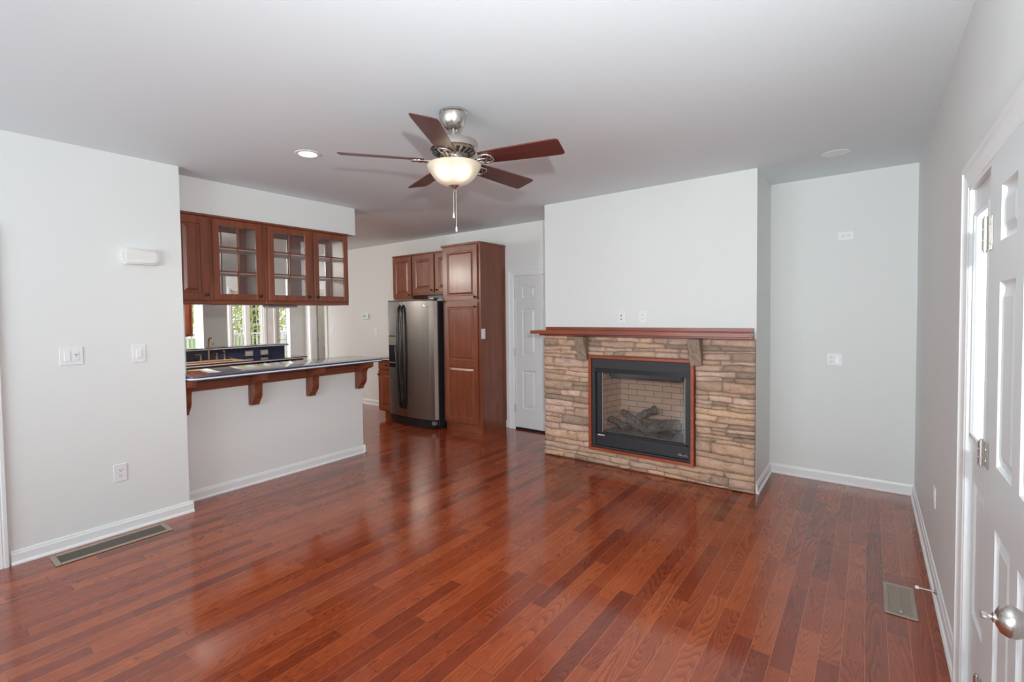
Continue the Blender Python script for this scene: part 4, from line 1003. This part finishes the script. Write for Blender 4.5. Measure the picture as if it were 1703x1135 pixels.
for k in range(20):
    a = 2*PI*k/20; ca, sa = math.cos(a), math.sin(a)
    p = [Vector((FANC.x+ca*r_-sa*t_, FANC.y+sa*r_+ca*t_, z)) for r_, t_, z in ((0.085, -0.007, 2.4862), (0.085, 0.007, 2.4862), (0.127, 0.011, 2.5025), (0.127, -0.011, 2.5025))]
    m.loft([p, [q-Vector((0, 0, 0.0018)) for q in p]])
m.build('vent_slots', M_BLACK, mh)
L([(0.055, 2.488), (0.056, 2.462), (0.050, 2.452), (0.046, 2.444), (0.046, 2.415)], 'switch_housing', M_NICKEL)
TILT = R(1.8); PH0 = 5.2335; PT = R(13.5); ZB = 2.452
def blade_mesh():
    m = MB(); bm = m.bm
    prof = [(0.175, 0.050), (0.185, 0.056), (0.30, 0.062), (0.45, 0.068), (0.60, 0.073), (0.640, 0.073), (0.652, 0.068), (0.657, 0.058)]
    outline = [(r_, -w_) for r_, w_ in prof]+[(r_, w_) for r_, w_ in prof[::-1]]
    m.prism(outline, lambda u, v, w_: (u, v*math.cos(PT), w_-v*math.sin(PT)), -0.003, 0.003, 0.0015, 1)
    return m.build('blade', M_BLADE, fan, None, None, True)
def iron_mesh(par):
    m = MB(); z = 0.0
    tw = lambda u, v, dz=0.0: (u, v*math.cos(PT), z-v*math.sin(PT)-0.008+dz)
    for s in (-1, 1):
        pts = [(0.048, s*0.012, z+0.014), (0.085, s*0.026, z-0.006), (0.12, s*0.020, z-0.014), tw(0.155, s*0.020), tw(0.19, s*0.038), tw(0.225, s*0.040), tw(0.247, s*0.022), tw(0.25, 0.0)]
        m.tube(pts, [0.008, 0.009, 0.009, 0.008, 0.007, 0.007, 0.007, 0.007], 8)
    m.tube([(0.12, 0, z-0.014), tw(0.16, 0), tw(0.205, 0)], [0.010, 0.011, 0.006], 8)
    for u, v in ((0.195, 0.028), (0.195, -0.028), (0.235, 0)): m.lathe([(0.008, -0.008), (0.006, -0.001), (0.006, 0.006)], tw(u, v), 10)
    return m.build('blade_iron', M_NICKEL, par, 50, None, True)
b0 = blade_mesh(); i0 = iron_mesh(b0)
for k in range(5):
    if k == 0: b = b0
    else:
        b = b0.copy(); C.objects.link(b); b.parent = fan
        ii = i0.copy(); C.objects.link(ii); ii.parent = b
    b.location = (0, 0, ZB-CH)
    b.rotation_euler = (Matrix.Rotation(TILT, 3, Vector((-math.sin(YAW), math.cos(YAW), 0))) @ Matrix.Rotation(PH0+k*2*PI/5, 3, 'Z')).to_euler()
bowl = L([(0.146, 2.4325), (0.156, 2.431), (0.159, 2.424), (0.155, 2.412), (0.142, 2.390), (0.122, 2.360), (0.092, 2.332), (0.055, 2.315), (0.030, 2.311), (0.028, 2.315), (0.052, 2.319), (0.088, 2.337), (0.117, 2.364), (0.137, 2.393), (0.150, 2.415), (0.152, 2.424)], 'light_bowl', M_BOWL)
L([(0.036, 2.312), (0.034, 2.308), (0.018, 2.300), (0.008, 2.288), (0.010, 2.284), (0.006, 2.276), (0.001, 2.274)], 'finial', M_NICKEL)
def chain(dx, dy, z1, name):
    x, y = FANC.x+dx, FANC.y+dy
    c_ = MB().tube([(x, y, 2.285), (x, y, z1)], 0.0016, 6)
    for i in range(int((2.285-z1)/0.012)): c_.lathe([(0.0005, -0.0024), (0.0026, 0), (0.0005, 0.0024)], (x, y, 2.280-i*0.012), 6)
    o = c_.build('pull_chain', M_NICKEL, fan)
    MB().lathe([(0.002, 0), (0.0055, -0.006), (0.0065, -0.028), (0.004, -0.034), (0.001, -0.035)], (x, y, z1), 12).build('pull_pendant', M_EDGE, o, 40)
chain(-0.004, -0.004, 2.155, 'pull_chain'); chain(0.008, 0.004, 2.075, 'pull_chain')
fan.rotation_euler = (0, 0, 0)
lamp('fan_glow', 'POINT', (FANC.x, FANC.y, 2.44), 6, (1.0, 0.78, 0.52), None, shadow_soft_size=0.05)

# ------------------------------------------------------------------ outside, seen through the far windows
struct(MB().box(-60, XS-0.2, -25, 40, -0.9, -0.8).build('ground_lawn', M_GRASS))
struct(MB().box(-15.2, XS-0.16, 1, 10.5, -0.15, -0.03).build('deck_floor', plain('deck_boards', (0.35, 0.30, 0.25, 1), 0.8)))
dk = thing('deck_railing', (-15, 6, -0.03), 'white deck railing outside the far windows', 'railing')
MB().box(-15.05, -14.96, 1.2, 10.4, 1.03, 1.075).build('top_rail', M_RAIL, dk); MB().box(-15.03, -14.98, 1.2, 10.4, 0.06, 0.10).build('bottom_rail', M_RAIL, dk)
for k in range(5):
    y = 1.25+k*2.28; MB().box(-15.06, -14.95, y-0.05, y+0.05, -0.03, 1.12).build('post', M_RAIL, dk)
y = 3.6
while y < 10.3:
    MB().box(-15.02, -14.99, y-0.017, y+0.017, 0.10, 1.03).build('baluster', M_RAIL, dk); y += 0.115
def tree(x, y, h, rad, seed, label):
    random.seed(seed)
    o = thing('tree', (x, y, -0.8), label, 'tree', 'trees beyond the deck')
    m = MB().tube([(x, y, -0.8), (x+0.1, y, h*0.3), (x, y+0.1, h*0.75)], [0.16, 0.12, 0.05], 8)
    m.build('trunk', M_BARK, o, 50)
    b = MB(); bm = b.bm
    for i in range(9000):
        while True:
            p = Vector((random.uniform(-1, 1), random.uniform(-1, 1), random.uniform(-1, 1)))
            if 0.25 < p.length < 1: break
        c = Vector((x, y, h*0.48))+Vector((p.x*rad, p.y*rad, p.z*h*0.52))
        s = random.uniform(0.03, 0.065); n_ = Vector((random.gauss(0, 1), random.gauss(0, 1), random.gauss(0, 1))).normalized(); a = n_.orthogonal()*s; q = n_.cross(a)*0.6
        bm.faces.new([bm.verts.new(c+v) for v in (a, q, -a, -q)])
    b.build('foliage', M_LEAF, o)
for x, y, h, rad, s, lb in ((-19.5, 6.0, 6.5, 1.55, 1, 'nearest leafy tree in the left window, under the cherry wall cabinet'), (-19.5, 9.4, 7, 1.55, 2, 'nearest leafy tree in the twin sunroom window, behind the deck railing'), (-19.5, 12.8, 7, 1.55, 3, 'nearest leafy tree in the patio door glass'), (-25, 7.6, 8, 2.0, 4, 'tall leafy tree behind the nearest one, in the left window'), (-25, 11.9, 8.5, 2.0, 5, 'tall leafy tree behind the nearest one, in the twin sunroom window'), (-25, 16.2, 8.5, 2.0, 6, 'tall leafy tree behind the nearest one, in the patio door glass')):
    tree(x, y, h, rad, s, lb)
